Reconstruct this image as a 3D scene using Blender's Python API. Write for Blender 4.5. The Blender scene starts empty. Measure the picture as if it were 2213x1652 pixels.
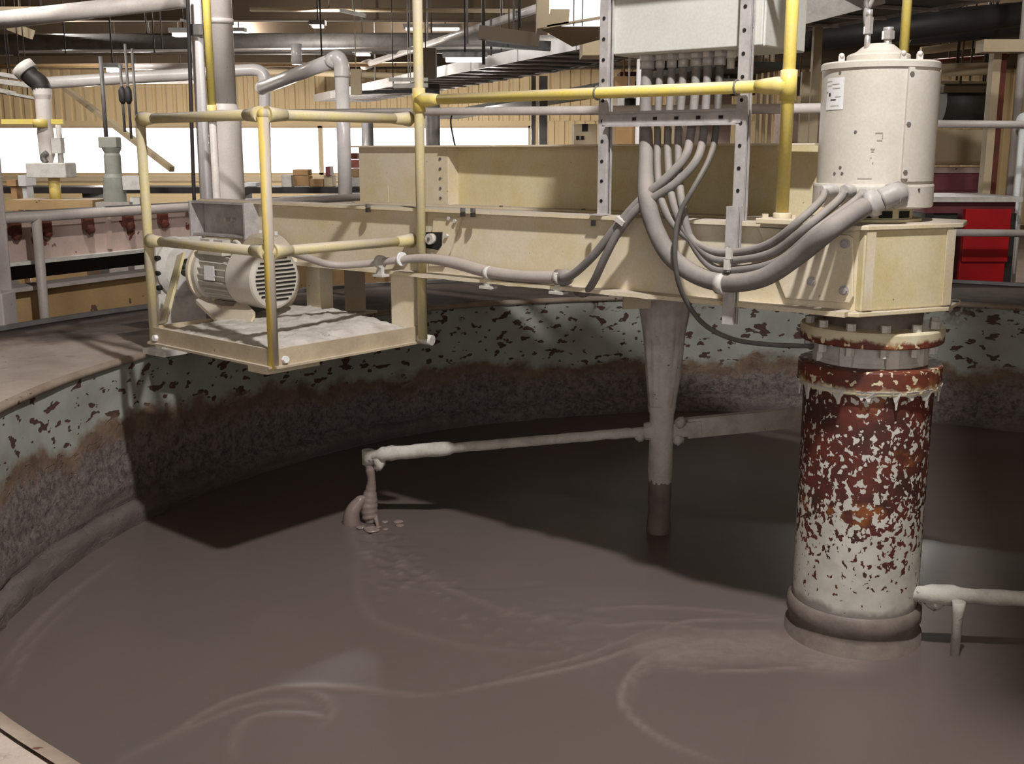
import bpy, bmesh, math, random
import numpy as np
from mathutils import Vector, Matrix, noise as mn
random.seed(7)
SC = bpy.context.scene
COL = SC.collection
PI = math.pi

# ------------------------------------------------------------------ camera
F = 2400.0                                   # focal length in pixels of the 2213 x 1652 frame
PITCH = math.atan(495.0 / F)
CP, SP = math.cos(PITCH), math.sin(PITCH)
EYE = 1.70
cam_d = bpy.data.cameras.new('camera')
cam = bpy.data.objects.new('camera', cam_d)
COL.objects.link(cam)
cam_d.sensor_width = 36.0
cam_d.lens = F / 2213.0 * 36.0
cam_d.clip_end = 200
cam.location = (0, 0, EYE)
cam.rotation_euler = (PI / 2 - PITCH, 0, 0)
SC.camera = cam

def ray(x, y):
    h = (x - 1106.5) / F
    v = (y - 826.0) / F
    return h, CP - v * SP, -(SP + v * CP)
def atY(x, y, Y):
    a, b, d = ray(x, y)
    k = Y / b
    return Vector((a * k, Y, EYE + d * k))
def atZ(x, y, Z):
    a, b, d = ray(x, y)
    k = (Z - EYE) / d
    return Vector((a * k, b * k, Z))

# ------------------------------------------------------------------ mesh builder
class MB:
    def __init__(self):
        self.v = []; self.f = []; self.s = []
    def add(self, vs, fs, smooth=False):
        o = len(self.v)
        self.v += [tuple(p) for p in vs]
        for f in fs:
            self.f.append([i + o for i in f]); self.s.append(smooth)
        return self
    def box(self, c, size, rot=None):
        c = Vector(c); hx, hy, hz = [s / 2 for s in size]
        vs = [Vector((sx * hx, sy * hy, sz * hz)) for sx in (-1, 1) for sy in (-1, 1) for sz in (-1, 1)]
        if rot is not None:
            vs = [rot @ p for p in vs]
        return self.add([p + c for p in vs], [(0, 1, 3, 2), (4, 6, 7, 5), (0, 4, 5, 1), (2, 3, 7, 6), (0, 2, 6, 4), (1, 5, 7, 3)])
    def box_ab(self, a, b):
        return self.box([(a[i] + b[i]) / 2 for i in range(3)], [abs(b[i] - a[i]) for i in range(3)])
    def bar(self, a, b, w, h, up=(0, 0, 1)):
        """rectangular bar from a to b: w across, h along up"""
        a = Vector(a); b = Vector(b); d = (b - a); L = d.length; d.normalize()
        up = Vector(up); side = d.cross(up)
        if side.length < 1e-4:
            side = d.cross(Vector((0, 1, 0)))
        side.normalize(); u2 = side.cross(d).normalized()
        R = Matrix((side, d, u2)).transposed()
        return self.box((a + b) / 2, (w, L, h), R)
    def prism(self, poly, z0, z1):
        n = len(poly)
        vs = [(p[0], p[1], z0) for p in poly] + [(p[0], p[1], z1) for p in poly]
        fs = [tuple(range(n - 1, -1, -1)), tuple(range(n, 2 * n))] + [(i, (i + 1) % n, n + (i + 1) % n, n + i) for i in range(n)]
        return self.add(vs, fs)
    def plate(self, pts, nrm, t):
        """polygon plate with thickness t along nrm"""
        nrm = Vector(nrm).normalized() * t; n = len(pts)
        vs = [Vector(p) for p in pts] + [Vector(p) + nrm for p in pts]
        fs = [tuple(range(n - 1, -1, -1)), tuple(range(n, 2 * n))] + [(i, (i + 1) % n, n + (i + 1) % n, n + i) for i in range(n)]
        return self.add(vs, fs)
    def tube(self, pts, r, n=14, cap=True, smooth=True):
        pts = [Vector(p) for p in pts]
        rr = r if isinstance(r, (list, tuple)) else [r] * len(pts)
        vs = []; fs = []
        t = (pts[1] - pts[0]).normalized()
        ref = Vector((0, 0, 1)) if abs(t.z) < .9 else Vector((1, 0, 0))
        nx = t.cross(ref).normalized()
        for i, p in enumerate(pts):
            if i == 0: tt = pts[1] - pts[0]
            elif i == len(pts) - 1: tt = pts[-1] - pts[-2]
            else: tt = (pts[i + 1] - p).normalized() + (p - pts[i - 1]).normalized()
            tt.normalize()
            nx = (nx - tt * nx.dot(tt)).normalized()
            ny = tt.cross(nx)
            for k in range(n):
                a = 2 * PI * k / n
                vs.append(p + (nx * math.cos(a) + ny * math.sin(a)) * rr[i])
        m = len(pts)
        for i in range(m - 1):
            for k in range(n):
                fs.append((i * n + k, i * n + (k + 1) % n, (i + 1) * n + (k + 1) % n, (i + 1) * n + k))
        self.add(vs, fs, smooth)
        if cap:
            o = len(self.v) - m * n
            self.f.append([o + k for k in range(n - 1, -1, -1)]); self.s.append(False)
            self.f.append([o + (m - 1) * n + k for k in range(n)]); self.s.append(False)
        return self
    def cyl(self, a, b, r, n=20, smooth=True):
        return self.tube([a, b], r, n, True, smooth)
    def lathe(self, prof, c=(0, 0, 0), axis=(0, 0, 1), n=48, a0=0, a1=2 * PI, fn=None, sharp=True):
        """prof: list of (radius, height) along axis. sharp: every profile step gets its own vertices"""
        axis = Vector(axis).normalized(); c = Vector(c)
        if abs(axis.z) > .99: ex = Vector((1, 0, 0))
        else: ex = axis.cross(Vector((0, 0, 1))).normalized()
        ey = axis.cross(ex)
        full = abs(a1 - a0 - 2 * PI) < 1e-6
        m = n if full else n + 1
        def ring(r, h):
            out = []
            for k in range(m):
                a = a0 + (a1 - a0) * k / n
                rr = r if fn is None else fn(r, h, a)
                out.append(c + axis * h + (ex * math.cos(a) + ey * math.sin(a)) * rr)
            return out
        segs = [(prof[i], prof[i + 1]) for i in range(len(prof) - 1)]
        if sharp:
            for p, q in segs:
                vs = ring(*p) + ring(*q)
                self.add(vs, [(k, (k + 1) % m, m + (k + 1) % m, m + k) for k in range(n if full else m - 1)], True)
        else:
            vs = []
            for p in prof: vs += ring(*p)
            self.add(vs, [(i * m + k, i * m + (k + 1) % m, (i + 1) * m + (k + 1) % m, (i + 1) * m + k)
                          for i in range(len(prof) - 1) for k in range(n if full else m - 1)], True)
        return self
    def blob(self, c, r, n=10, sq=(1, 1, 1), jit=0.0, seed=0):
        c = Vector(c); vs = []; fs = []
        for i in range(n + 1):
            th = PI * i / n
            for k in range(n * 2):
                ph = PI * k / n
                d = Vector((math.sin(th) * math.cos(ph), math.sin(th) * math.sin(ph), math.cos(th)))
                q = 1 + jit * mn.noise(d * 2.1 + Vector((seed * 7.3, 0, 0)))
                vs.append(c + Vector((d.x * sq[0], d.y * sq[1], d.z * sq[2])) * r * q)
        w = n * 2
        for i in range(n):
            for k in range(w):
                fs.append((i * w + k, (i + 1) * w + k, (i + 1) * w + (k + 1) % w, i * w + (k + 1) % w))
        return self.add(vs, fs, True)
    def hexbolt(self, c, d, r=.012, h=.01):
        c = Vector(c); d = Vector(d).normalized()
        return self.tube([c - d * .003, c + d * h], r, 6, True, False)
    def build(self, name, mat, parent=None, bevel=0.0, kind=None):
        root = parent
        while root is not None and root.parent is not None: root = root.parent
        off = Vector(root.location) if root is not None else Vector((0, 0, 0))
        me = bpy.data.meshes.new(name)
        me.from_pydata([tuple(Vector(p) - off) for p in self.v], [], self.f)
        for p, q in zip(me.polygons, self.s): p.use_smooth = q
        bm = bmesh.new(); bm.from_mesh(me)
        if not any(self.s): bmesh.ops.remove_doubles(bm, verts=bm.verts, dist=1e-5)
        bmesh.ops.recalc_face_normals(bm, faces=bm.faces)
        bm.to_mesh(me); bm.free()
        me.materials.append(mat)
        o = bpy.data.objects.new(name, me)
        COL.objects.link(o)
        if parent is not None: o.parent = parent
        if bevel > 0:
            b = o.modifiers.new('bevel', 'BEVEL'); b.width = bevel; b.segments = 2; b.limit_method = 'ANGLE'
            b.angle_limit = math.radians(40)
        if kind: o['kind'] = kind
        return o

def tag(o, label, cat, group=None, kind=None):
    o['label'] = label; o['category'] = cat
    if group: o['group'] = group
    if kind: o['kind'] = kind
    return o
def thing(name, loc, label, cat, group=None):
    o = bpy.data.objects.new(name, None); COL.objects.link(o)
    o.location = loc; o.empty_display_size = .05
    bpy.context.view_layer.update()
    return tag(o, label, cat, group)
def copy_tree(o, parent=None):
    c = o.copy(); COL.objects.link(c)
    if parent is not None: c.parent = parent
    for ch in [x for x in bpy.data.objects if x.parent == o]: copy_tree(ch, c)
    return c
def struct(o):
    o['kind'] = 'structure'; return o
def spline(pts, per=8):
    """Catmull-Rom through pts"""
    P = [Vector(p) for p in pts]
    P = [P[0] * 2 - P[1]] + P + [P[-1] * 2 - P[-2]]
    out = []
    for i in range(1, len(P) - 2):
        for k in range(per):
            t = k / per
            a, b, c, d = P[i - 1], P[i], P[i + 1], P[i + 2]
            out.append(.5 * ((2 * b) + (c - a) * t + (2 * a - 5 * b + 4 * c - d) * t * t + (3 * b - a - 3 * c + d) * t ** 3))
    out.append(P[-2])
    return out

# ------------------------------------------------------------------ materials
def lin(c):
    return tuple((x / 255 / 12.92) if x / 255 <= .04045 else ((x / 255 + .055) / 1.055) ** 2.4 for x in c) + (1,)
class N:
    """small node-graph helper"""
    def __init__(self, name):
        self.m = bpy.data.materials.new(name); self.m.use_nodes = True
        self.t = self.m.node_tree; self.b = self.t.nodes['Principled BSDF']
        self.pos = self.t.nodes.new('ShaderNodeNewGeometry')
    def n(self, kind, **kw):
        x = self.t.nodes.new(kind)
        for k, v in kw.items():
            if k.startswith('i_'):
                x.inputs[k[2:].replace('_', ' ')].default_value = v
            else: setattr(x, k, v)
        return x
    def l(self, a, b): self.t.links.new(a, b)
    def noise(self, scale, detail=4, rough=.6, vec=None, dist=0.0, stretch=None):
        x = self.n('ShaderNodeTexNoise'); x.inputs['Scale'].default_value = scale
        x.inputs['Detail'].default_value = detail; x.inputs['Roughness'].default_value = rough
        x.inputs['Distortion'].default_value = dist
        v = vec or self.pos.outputs['Position']
        if stretch:
            mp = self.n('ShaderNodeMapping'); mp.inputs['Scale'].default_value = stretch
            self.l(v, mp.inputs['Vector']); v = mp.outputs[0]
        self.l(v, x.inputs['Vector']); return x.outputs['Fac']
    def ramp(self, fac, stops):
        r = self.n('ShaderNodeValToRGB'); e = r.color_ramp.elements
        while len(e) < len(stops): e.new(.5)
        for i, (p, c) in enumerate(stops):
            e[i].position = p; e[i].color = c
        self.l(fac, r.inputs[0]); return r.outputs[0]
    def step(self, fac, lo, hi, a=0.0, b=1.0):
        x = self.n('ShaderNodeMapRange'); x.inputs[1].default_value = lo; x.inputs[2].default_value = hi
        x.inputs[3].default_value = a; x.inputs[4].default_value = b
        self.l(fac, x.inputs[0]); return x.outputs[0]
    def mix(self, fac, a, b):
        x = self.n('ShaderNodeMix', data_type='RGBA')
        if isinstance(fac, (int, float)): x.inputs[0].default_value = fac
        else: self.l(fac, x.inputs[0])
        for s, v in ((6, a), (7, b)):
            if isinstance(v, tuple): x.inputs[s].default_value = v
            else: self.l(v, x.inputs[s])
        return x.outputs[2]
    def math(self, op, a, b=0.0, clamp=False):
        x = self.n('ShaderNodeMath', operation=op, use_clamp=clamp)
        for i, v in enumerate((a, b)):
            if isinstance(v, (int, float)): x.inputs[i].default_value = v
            else: self.l(v, x.inputs[i])
        return x.outputs[0]
    def sep(self, which, src=None):
        s = self.n('ShaderNodeSeparateXYZ'); self.l(src or self.pos.outputs['Position'], s.inputs[0]); return s.outputs[which]
    def bump(self, h, strength=.3, dist=.01):
        b = self.n('ShaderNodeBump'); b.inputs['Strength'].default_value = strength; b.inputs['Distance'].default_value = dist
        self.l(h, b.inputs['Height']); self.l(b.outputs[0], self.b.inputs['Normal'])
    def done(self, col, rough=.6, metal=0.0, spec=.4):
        if isinstance(col, tuple): self.b.inputs['Base Color'].default_value = col
        else: self.l(col, self.b.inputs['Base Color'])
        if isinstance(rough, (int, float)): self.b.inputs['Roughness'].default_value = rough
        else: self.l(rough, self.b.inputs['Roughness'])
        self.b.inputs['Metallic'].default_value = metal
        self.b.inputs['Specular IOR Level'].default_value = spec
        return self.m

def worn(name, base, alt, scale=4, chips=None, chip_scale=35, chip_at=.72, dust=None, dust_amt=.8, rough=.55, metal=0.0, bump=.12, alt_at=(.42, .68)):
    """paint or metal with large-scale tone variation, chips and dust settled on upward faces"""
    g = N(name)
    c = g.mix(g.step(g.noise(scale, 5, .62), *alt_at), lin(base), lin(alt))
    fine = g.noise(90, 3, .6)
    c = g.mix(g.step(fine, .35, .75, 0.0, .16), c, lin(tuple(x * .62 for x in base)))
    if chips:
        m = g.step(g.noise(chip_scale, 3, .55), chip_at, chip_at + .02)
        c = g.mix(m, c, lin(chips))
    if dust:
        nz = g.sep(2, g.pos.outputs['Normal'])
        m = g.math('MULTIPLY', g.step(nz, .35, .8), g.step(g.noise(14, 5, .7), .25, .5, dust_amt * .6, dust_amt))
        c = g.mix(m, c, lin(dust))
    g.bump(g.noise(26, 5, .65), bump, .006)
    return g.done(c, rough, metal)

DUST = (176, 165, 156)
M = {}
M['cream'] = worn('cream_paint', (220, 208, 186), (210, 193, 152), 3.2, (120, 96, 74), 46, .735, DUST, .85)
M['cream_plain'] = worn('motor_cream_paint', (204, 198, 188), (196, 189, 177), 5, (120, 110, 98), 60, .77, DUST, .5, rough=.5)
M['cream_yellow'] = worn('yellowed_cream_paint', (216, 203, 168), (206, 190, 138), 5, (126, 100, 78), 40, .74, DUST, .8)
M['cage'] = worn('dusty_yellow_paint', (204, 190, 140), (192, 181, 160), 7, (140, 118, 80), 50, .74, (196, 184, 170), .9)
M['yellow'] = worn('yellow_paint', (226, 204, 104), (218, 198, 128), 9, (170, 150, 90), 55, .75, (208, 192, 160), 1.0, rough=.42)
M['galv'] = worn('galvanized_steel', (192, 187, 186), (168, 162, 162), 14, (110, 100, 96), 40, .74, DUST, .6, rough=.45, metal=.15)
M['enclosure'] = worn('pale_grey_enclosure_paint', (204, 204, 197), (196, 196, 188), 3, (150, 140, 120), 60, .78, DUST, .6, rough=.5)
M['conduit'] = worn('dusty_grey_conduit', (132, 127, 124), (118, 113, 108), 12, None, 30, .7, (150, 141, 134), .8, rough=.75)
M['conduit_dark'] = worn('dark_conduit', (96, 92, 88), (82, 78, 74), 12, None, 30, .7, (140, 132, 124), .7, rough=.6)
M['chrome'] = worn('bright_fitting_metal', (214, 210, 208), (190, 186, 184), 20, None, rough=.3, metal=.6)
M['white_metal'] = worn('pale_dusty_metal', (206, 202, 196), (186, 180, 172), 12, None, rough=.6)
M['dark_hole'] = worn('dark_opening', (26, 23, 21), (34, 30, 28), 8, None, rough=.8)
M['steel_grey'] = worn('grey_steel', (120, 116, 114), (100, 96, 94), 6, None, rough=.55, metal=.3)
M['pipe_grey'] = worn('grey_painted_pipe', (176, 166, 160), (160, 150, 144), 5, None, rough=.5, dust=DUST, dust_amt=.6)
M['duct_grey'] = worn('pale_grey_duct', (212, 203, 197), (198, 188, 181), 3, (140, 126, 118), 18, .74, None, rough=.45)
M['gland'] = worn('dull_gland_metal', (172, 167, 163), (152, 147, 143), 14, None, rough=.5)
M['rail_grey'] = worn('grey_rail_paint', (206, 198, 192), (188, 178, 172), 5, None, rough=.5)
M['silver'] = worn('silver_pipe_cladding', (222, 216, 213), (208, 201, 198), 4, None, rough=.28, metal=.05)
M['white_pipe'] = worn('white_pipe', (244, 240, 240), (236, 230, 230), 5, None, rough=.4)
M['dark'] = worn('dark_steel', (52, 47, 45), (40, 36, 35), 5, None, rough=.55)
M['grey_green'] = worn('grey_green_paint', (150, 150, 140), (130, 130, 122), 4, None, rough=.6)
M['dark_green'] = worn('dark_green_steel', (62, 64, 56), (50, 50, 44), 3, None, rough=.55)
M['brown'] = worn('brown_roof_steel', (80, 65, 47), (70, 57, 42), 1.2, None, rough=.7)
M['cladding'] = worn('cream_wall_cladding', (214, 190, 148), (206, 182, 140), .5, None, rough=.6)
M['rack_cream'] = worn('cream_rack_paint', (196, 178, 148), (186, 166, 136), 3, None, rough=.6)
M['tan'] = worn('tan_dirty_paint', (176, 146, 104), (152, 122, 84), 1.6, (96, 74, 56), 8, .68, DUST, .5, rough=.7)
M['trough'] = worn('brown_stained_steel', (188, 166, 156), (166, 144, 134), 2.2, (96, 52, 42), 6, .66, (150, 138, 132), .8, rough=.75, alt_at=(.35, .65))
M['rust'] = worn('rusty_steel', (104, 52, 40), (82, 46, 36), 9, (150, 96, 60), 30, .7, None, rough=.8)
M['red'] = worn('red_painted_steel', (188, 22, 30), (160, 20, 28), 2, None, rough=.45)
M['maroon'] = worn('maroon_steel', (128, 70, 76), (108, 52, 58), 2, None, rough=.55)
M['card'] = worn('cardboard', (188, 150, 106), (174, 136, 94), 3, None, rough=.8)
M['box_red'] = worn('reddish_carton', (186, 120, 100), (150, 84, 70), 3, None, rough=.8)
M['paper'] = worn('white_paper', (236, 236, 236), (226, 226, 228), 5, None, rough=.6)
M['ink'] = worn('black_ink', (40, 38, 38), (52, 50, 48), 5, None, rough=.7)
M['faint_ink'] = worn('faint_pencil', (150, 143, 132), (168, 160, 148), 5, None, rough=.7)
M['crust'] = worn('dried_grey_slurry', (198, 192, 184), (166, 159, 150), 9, (120, 112, 104), 26, .7, None, rough=.85, bump=.5)
M['toe'] = worn('dusty_toe_plate', (184, 168, 142), (164, 148, 126), 5, (130, 112, 92), 40, .73, (190, 178, 164), .9, rough=.7)
M['crust_dark'] = worn('damp_slurry_coat', (128, 116, 108), (104, 94, 88), 7, None, rough=.55, bump=.3)
M['column_post'] = worn('pale_grey_column_paint', (172, 162, 158), (150, 140, 138), 2.4, (110, 96, 92), 20, .72, None, rough=.6)
# ------------------------------------------------------------------ tank, slurry, floor
TC = Vector((1.55, 4.80, 0)); TR = 3.80
RIM_Z, SLURRY_Z = 0.61, -0.30
RIM_OUT = 5.15

def mat_tank():
    g = N('stained_tank_wall')
    z = g.sep(2)
    wob = g.noise(2.2, 5, .65)
    zz = g.math('ADD', z, g.step(wob, .2, .8, -.16, .16))
    zz = g.math('ADD', zz, g.step(g.sep(1), 5.2, 8.6, 0, .19))
    paint = g.mix(g.step(g.noise(3.0, 4, .6), .4, .7), lin((154, 156, 149)), lin((134, 133, 125)))
    # flaked spots of rust in the paint
    fl = g.noise(11, 2, .5, stretch=(1, 1, 1.9))
    flk = g.step(fl, .600, .617)
    big = g.step(g.noise(1.9, 4, .7), .58, .64)
    band_top = g.step(z, .42, .56)
    flk = g.math('MAXIMUM', flk, g.math('MULTIPLY', big, g.math('MULTIPLY', band_top, g.step(g.noise(7, 3, .6), .45, .5))))
    paint = g.mix(flk, paint, lin((74, 52, 46)))
    brown = g.mix(g.step(g.noise(6, 5, .7), .4, .62), lin((120, 98, 82)), lin((92, 76, 64)))
    scale = g.mix(g.step(g.noise(24, 5, .75), .42, .62), lin((128, 117, 114)), lin((80, 73, 70)))
    scale = g.mix(g.step(g.noise(38, 3, .6), .64, .72), scale, lin((146, 136, 130)))
    low = g.mix(g.step(g.noise(3, 5, .6, stretch=(1, 1, 9)), .4, .65), lin((112, 100, 96)), lin((92, 84, 80)))
    c = g.mix(g.step(zz, .33, .26), paint, brown)
    c = g.mix(g.step(zz, .22, .12), c, scale)
    c = g.mix(g.step(zz, -.05, -.16), c, low)
    h = g.math('ADD', g.math('MULTIPLY', g.noise(30, 6, .75), g.step(zz, .25, .05)), g.math('MULTIPLY', flk, -.25))
    g.bump(h, .7, .02)
    return g.done(c, .7)
M['tank'] = mat_tank()

def mat_rim():
    g = N('dusty_concrete_ledge')
    c = g.mix(g.step(g.noise(1.6, 5, .65), .4, .65), lin((176, 162, 150)), lin((158, 142, 132)))
    c = g.mix(g.step(g.noise(8, 4, .7), .6, .72), c, lin((136, 118, 108)))
    c = g.mix(g.step(g.noise(5.5, 4, .65, dist=.6), .70, .72), c, lin((58, 48, 44)))
    # the outer walkway strip and the far side are darker with wet dirt
    p = g.n('ShaderNodeVectorMath', operation='DISTANCE')
    cx = g.n('ShaderNodeCombineXYZ'); cx.inputs[0].default_value = TC.x; cx.inputs[1].default_value = TC.y
    cz = g.n('ShaderNodeCombineXYZ'); s = g.n('ShaderNodeSeparateXYZ'); g.l(g.pos.outputs['Position'], s.inputs[0])
    g.l(s.outputs[0], cz.inputs[0]); g.l(s.outputs[1], cz.inputs[1])
    g.l(cx.outputs[0], p.inputs[0]); g.l(cz.outputs[0], p.inputs[1])
    rr = g.math('ADD', p.outputs['Value'], g.step(g.noise(5, 4, .6), .3, .7, -.07, .07))
    c = g.mix(g.step(rr, 4.78, 4.86), c, lin((112, 98, 92)))
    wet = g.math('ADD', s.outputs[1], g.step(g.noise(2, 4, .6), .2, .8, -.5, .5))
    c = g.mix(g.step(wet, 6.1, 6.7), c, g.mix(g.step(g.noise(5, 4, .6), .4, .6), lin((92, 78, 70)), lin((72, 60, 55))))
    g.bump(g.noise(12, 6, .7), .5, .02)
    return g.done(c, .8)
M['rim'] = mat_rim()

def mat_slurry():
    g = N('brown_grey_slurry')
    at = g.n('ShaderNodeAttribute', attribute_name='paleness')
    c = g.mix(g.step(g.noise(.9, 4, .6), .35, .7), lin((103, 92, 88)), lin((105, 92, 87)))
    fm = g.math('MULTIPLY', at.outputs['Fac'], g.step(g.noise(20, 4, .7, stretch=(1, 1, 1)), .25, .6, .35, 1))
    c = g.mix(fm, c, lin((156, 140, 134)))
    h = g.math('ADD', g.math('MULTIPLY', g.noise(1.6, 3, .5), .6), g.math('MULTIPLY', g.noise(9, 3, .55), .08))
    g.bump(h, .35, .03)
    return g.done(c, .30, 0, .42)
M['slurry'] = mat_slurry()

def mat_floor():
    g = N('stained_concrete_floor')
    c = g.mix(g.step(g.noise(.8, 5, .65), .38, .66), lin((112, 98, 88)), lin((86, 74, 68)))
    c = g.mix(g.step(g.noise(6, 4, .7), .62, .72), c, lin((64, 56, 52)))
    g.bump(g.noise(10, 5, .7), .3, .01)
    return g.done(c, .8)
M['floor'] = mat_floor()

tank = thing('mixing_tank', (TC.x, TC.y, 0), 'round sunken slurry tank with flaking grey-green wall and broad dusty ledge', 'tank')
def crust(r, h, a):
    p = Vector((math.cos(a) * 3, math.sin(a) * 3, h * 2))
    k = .010 * mn.noise(p * 3.1)
    if -.30 < h < -.185: k += .022 * mn.noise(p * 13.0) + .012 * mn.noise(p * 29.0)
    if h < .2: k += .012 * mn.noise(p * 9.0) * min(1, (.2 - h) / .15)
    return r - k
b = MB()
prof = [(TR, RIM_Z - .002)] + [(TR, RIM_Z - .03 - i * .025) for i in range(30)] 
prof += [(TR, -.165), (TR + .012, -.183), (TR - .028, -.195), (TR - .05, -.21), (TR - .06, -.24), (TR - .055, -.28), (TR - .05, -.35), (TR - .05, -.9)]
b.lathe(prof, TC, n=360, fn=crust, sharp=False)
b.build('wall', M['tank'], tank)
b = MB()
def edge_wob(r, h, a):
    return r + (.006 * mn.noise(Vector((math.cos(a) * 12, math.sin(a) * 12, h))) if r < TR + .2 else .03 * mn.noise(Vector((math.cos(a) * 9, math.sin(a) * 9, 1))) if r < RIM_OUT - .1 else 0)
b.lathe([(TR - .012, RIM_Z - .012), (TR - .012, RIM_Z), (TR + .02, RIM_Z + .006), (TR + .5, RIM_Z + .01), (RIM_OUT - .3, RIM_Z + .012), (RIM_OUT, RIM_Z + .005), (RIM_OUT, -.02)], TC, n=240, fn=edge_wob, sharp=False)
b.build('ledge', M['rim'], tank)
b = MB()
b.lathe([(TR + .004, RIM_Z - .028), (TR - .022, RIM_Z - .022), (TR - .024, RIM_Z + .004), (TR + .012, RIM_Z + .012)], TC, n=240, fn=edge_wob, sharp=False)
b.build('edge_angle', worn('rust_worn_edge_steel', (150, 136, 122), (128, 108, 94), 5, (92, 54, 42), 14, .66, None, rough=.7), tank)
b = MB()
b.lathe([(RIM_OUT + .005, RIM_Z - .02), (RIM_OUT + .005, RIM_Z + .03), (RIM_OUT + .05, RIM_Z + .03), (RIM_OUT + .05, RIM_Z - .3)], TC, n=200, sharp=True)
b.build('outer_curb', M['steel_grey'], tank)

# floor with a round opening for the tank
fl = MB()
n = 96; outer = []
X0, X1, Y0, Y1 = -16, 13, -5, 27.2
for k in range(n):
    a = 2 * PI * k / n; c, s = math.cos(a), math.sin(a)
    t = min(((X1 - TC.x) / c if c > 0 else (X0 - TC.x) / c) if abs(c) > 1e-9 else 1e9, ((Y1 - TC.y) / s if s > 0 else (Y0 - TC.y) / s) if abs(s) > 1e-9 else 1e9)
    outer.append((TC.x + c * t, TC.y + s * t, 0))
inner = [(TC.x + math.cos(2 * PI * k / n) * (RIM_OUT - .05), TC.y + math.sin(2 * PI * k / n) * (RIM_OUT - .05), 0) for k in range(n)]
fl.add(outer + inner, [(k, (k + 1) % n, n + (k + 1) % n, n + k) for k in range(n)])
for cx, cy in ((X0, Y0), (X1, Y0), (X0, Y1), (X1, Y1)):
    k = min(range(n), key=lambda q: abs(((math.atan2(cy - TC.y, cx - TC.x) - 2 * PI * q / n + PI) % (2 * PI)) - PI))
    j = [(k - 1) % n, k, (k + 1) % n]
    fl.add([outer[j[0]], outer[j[1]], outer[j[2]], (cx, cy, 0)], [(0, 3, 1), (1, 3, 2)])
struct(fl.build('floor', M['floor']))

# slurry surface: fine grid with swirl ridges as real relief
def pz(x, y): 
    q = atZ(x, y, SLURRY_Z); return (q.x, q.y)
RIDGES = [  # (pixel path, width m, height m, paleness)
    ([(250, 1652), (380, 1585), (440, 1545), (520, 1508), (620, 1487), (760, 1490), (900, 1502), (960, 1500)], .035, .010, .35),
    ([(960, 1500), (1080, 1475), (1230, 1445), (1320, 1420), (1420, 1385), (1540, 1376)], .03, .010, .45),
    ([(1560, 1652), (1440, 1605), (1360, 1545), (1345, 1490), (1390, 1430), (1460, 1398), (1560, 1382), (1640, 1392)], .03, .011, .5),
    ([(1460, 1430), (1500, 1447), (1640, 1450), (1780, 1440), (1870, 1432)], .025, .010, .55),
    ([(1420, 1370), (1480, 1345), (1600, 1340), (1700, 1345)], .03, .008, .4),
    ([(500, 1650), (508, 1590), (550, 1552), (640, 1547), (720, 1560)], .03, .010, .3),
    ([(0, 1455), (60, 1370), (150, 1285), (260, 1205)], .035, .009, .3),
    ([(830, 1150), (880, 1215), (960, 1262), (1080, 1270), (1200, 1262)], .04, -.010, 0),
    ([(780, 1180), (770, 1260), (800, 1330), (900, 1370), (1040, 1400), (1200, 1412)], .05, .006, .15),
    ([(1270, 1318), (1400, 1312), (1560, 1322), (1700, 1340)], .03, .007, .3),
    ([(1400, 1462), (1400, 1432), (1450, 1412), (1540, 1404), (1600, 1408)], .025, .008, .4),
    ([(1370, 1520), (1372, 1470), (1410, 1440), (1470, 1445), (1540, 1462)], .02, .007, .35),
    ([(1250, 1342), (1330, 1352), (1420, 1345), (1520, 1362), (1640, 1366), (1710, 1362)], .03, .006, .35),
    ([(820, 1160), (900, 1235), (1010, 1290), (1130, 1330), (1260, 1345)], .03, .007, .25),
    ([(380, 1590), (450, 1560), (520, 1532), (600, 1520), (690, 1530)], .025, .007, .3),
    ([(1080, 1470), (1160, 1445), (1260, 1418), (1380, 1372), (1440, 1350)], .02, .005, .3),
    ([(20, 1500), (40, 1440), (90, 1370), (180, 1290)], .03, .005, .2),
    ([(600, 1490), (680, 1500), (720, 1540), (690, 1580)], .03, .008, .25),
]
SPLASH = [(800, 1145), (835, 1200), (900, 1262), (1000, 1310), (1120, 1350), (1250, 1375)]
S = .022
k = int(TR / S) + 2
gx = np.arange(-k, k + 1) * S + TC.x; gy = np.arange(-k, k + 1) * S + TC.y
GX, GY = np.meshgrid(gx, gy, indexing='ij')
def seg_dist(path):
    D = np.full(GX.shape, 9.0)
    P = [tuple(p)[:2] for p in spline([Vector((*pz(*q), 0)) for q in path], 6)]
    T = np.zeros(GX.shape); L = len(P) - 1
    for i in range(L):
        ax, ay = P[i]; bx, by = P[i + 1]; dx, dy = bx - ax, by - ay
        t = np.clip(((GX - ax) * dx + (GY - ay) * dy) / (dx * dx + dy * dy + 1e-12), 0, 1)
        d = np.hypot(GX - ax - t * dx, GY - ay - t * dy)
        m = d < D; D[m] = d[m]; T[m] = (i + t[m]) / L
    return D, T
H = np.zeros(GX.shape); FO = np.zeros(GX.shape)
rng = np.random.default_rng(3)
for path, w, h, fo in RIDGES:
    w *= .6; h *= .55
    D, T = seg_dist(path); fade = np.sin(np.clip(T, 0, 1) * PI) ** .5
    e = np.exp(-(D / w) ** 2) * fade
    H += h * e; FO = np.maximum(FO, fo * np.exp(-(D / (w * .8)) ** 2) * fade)
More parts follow.
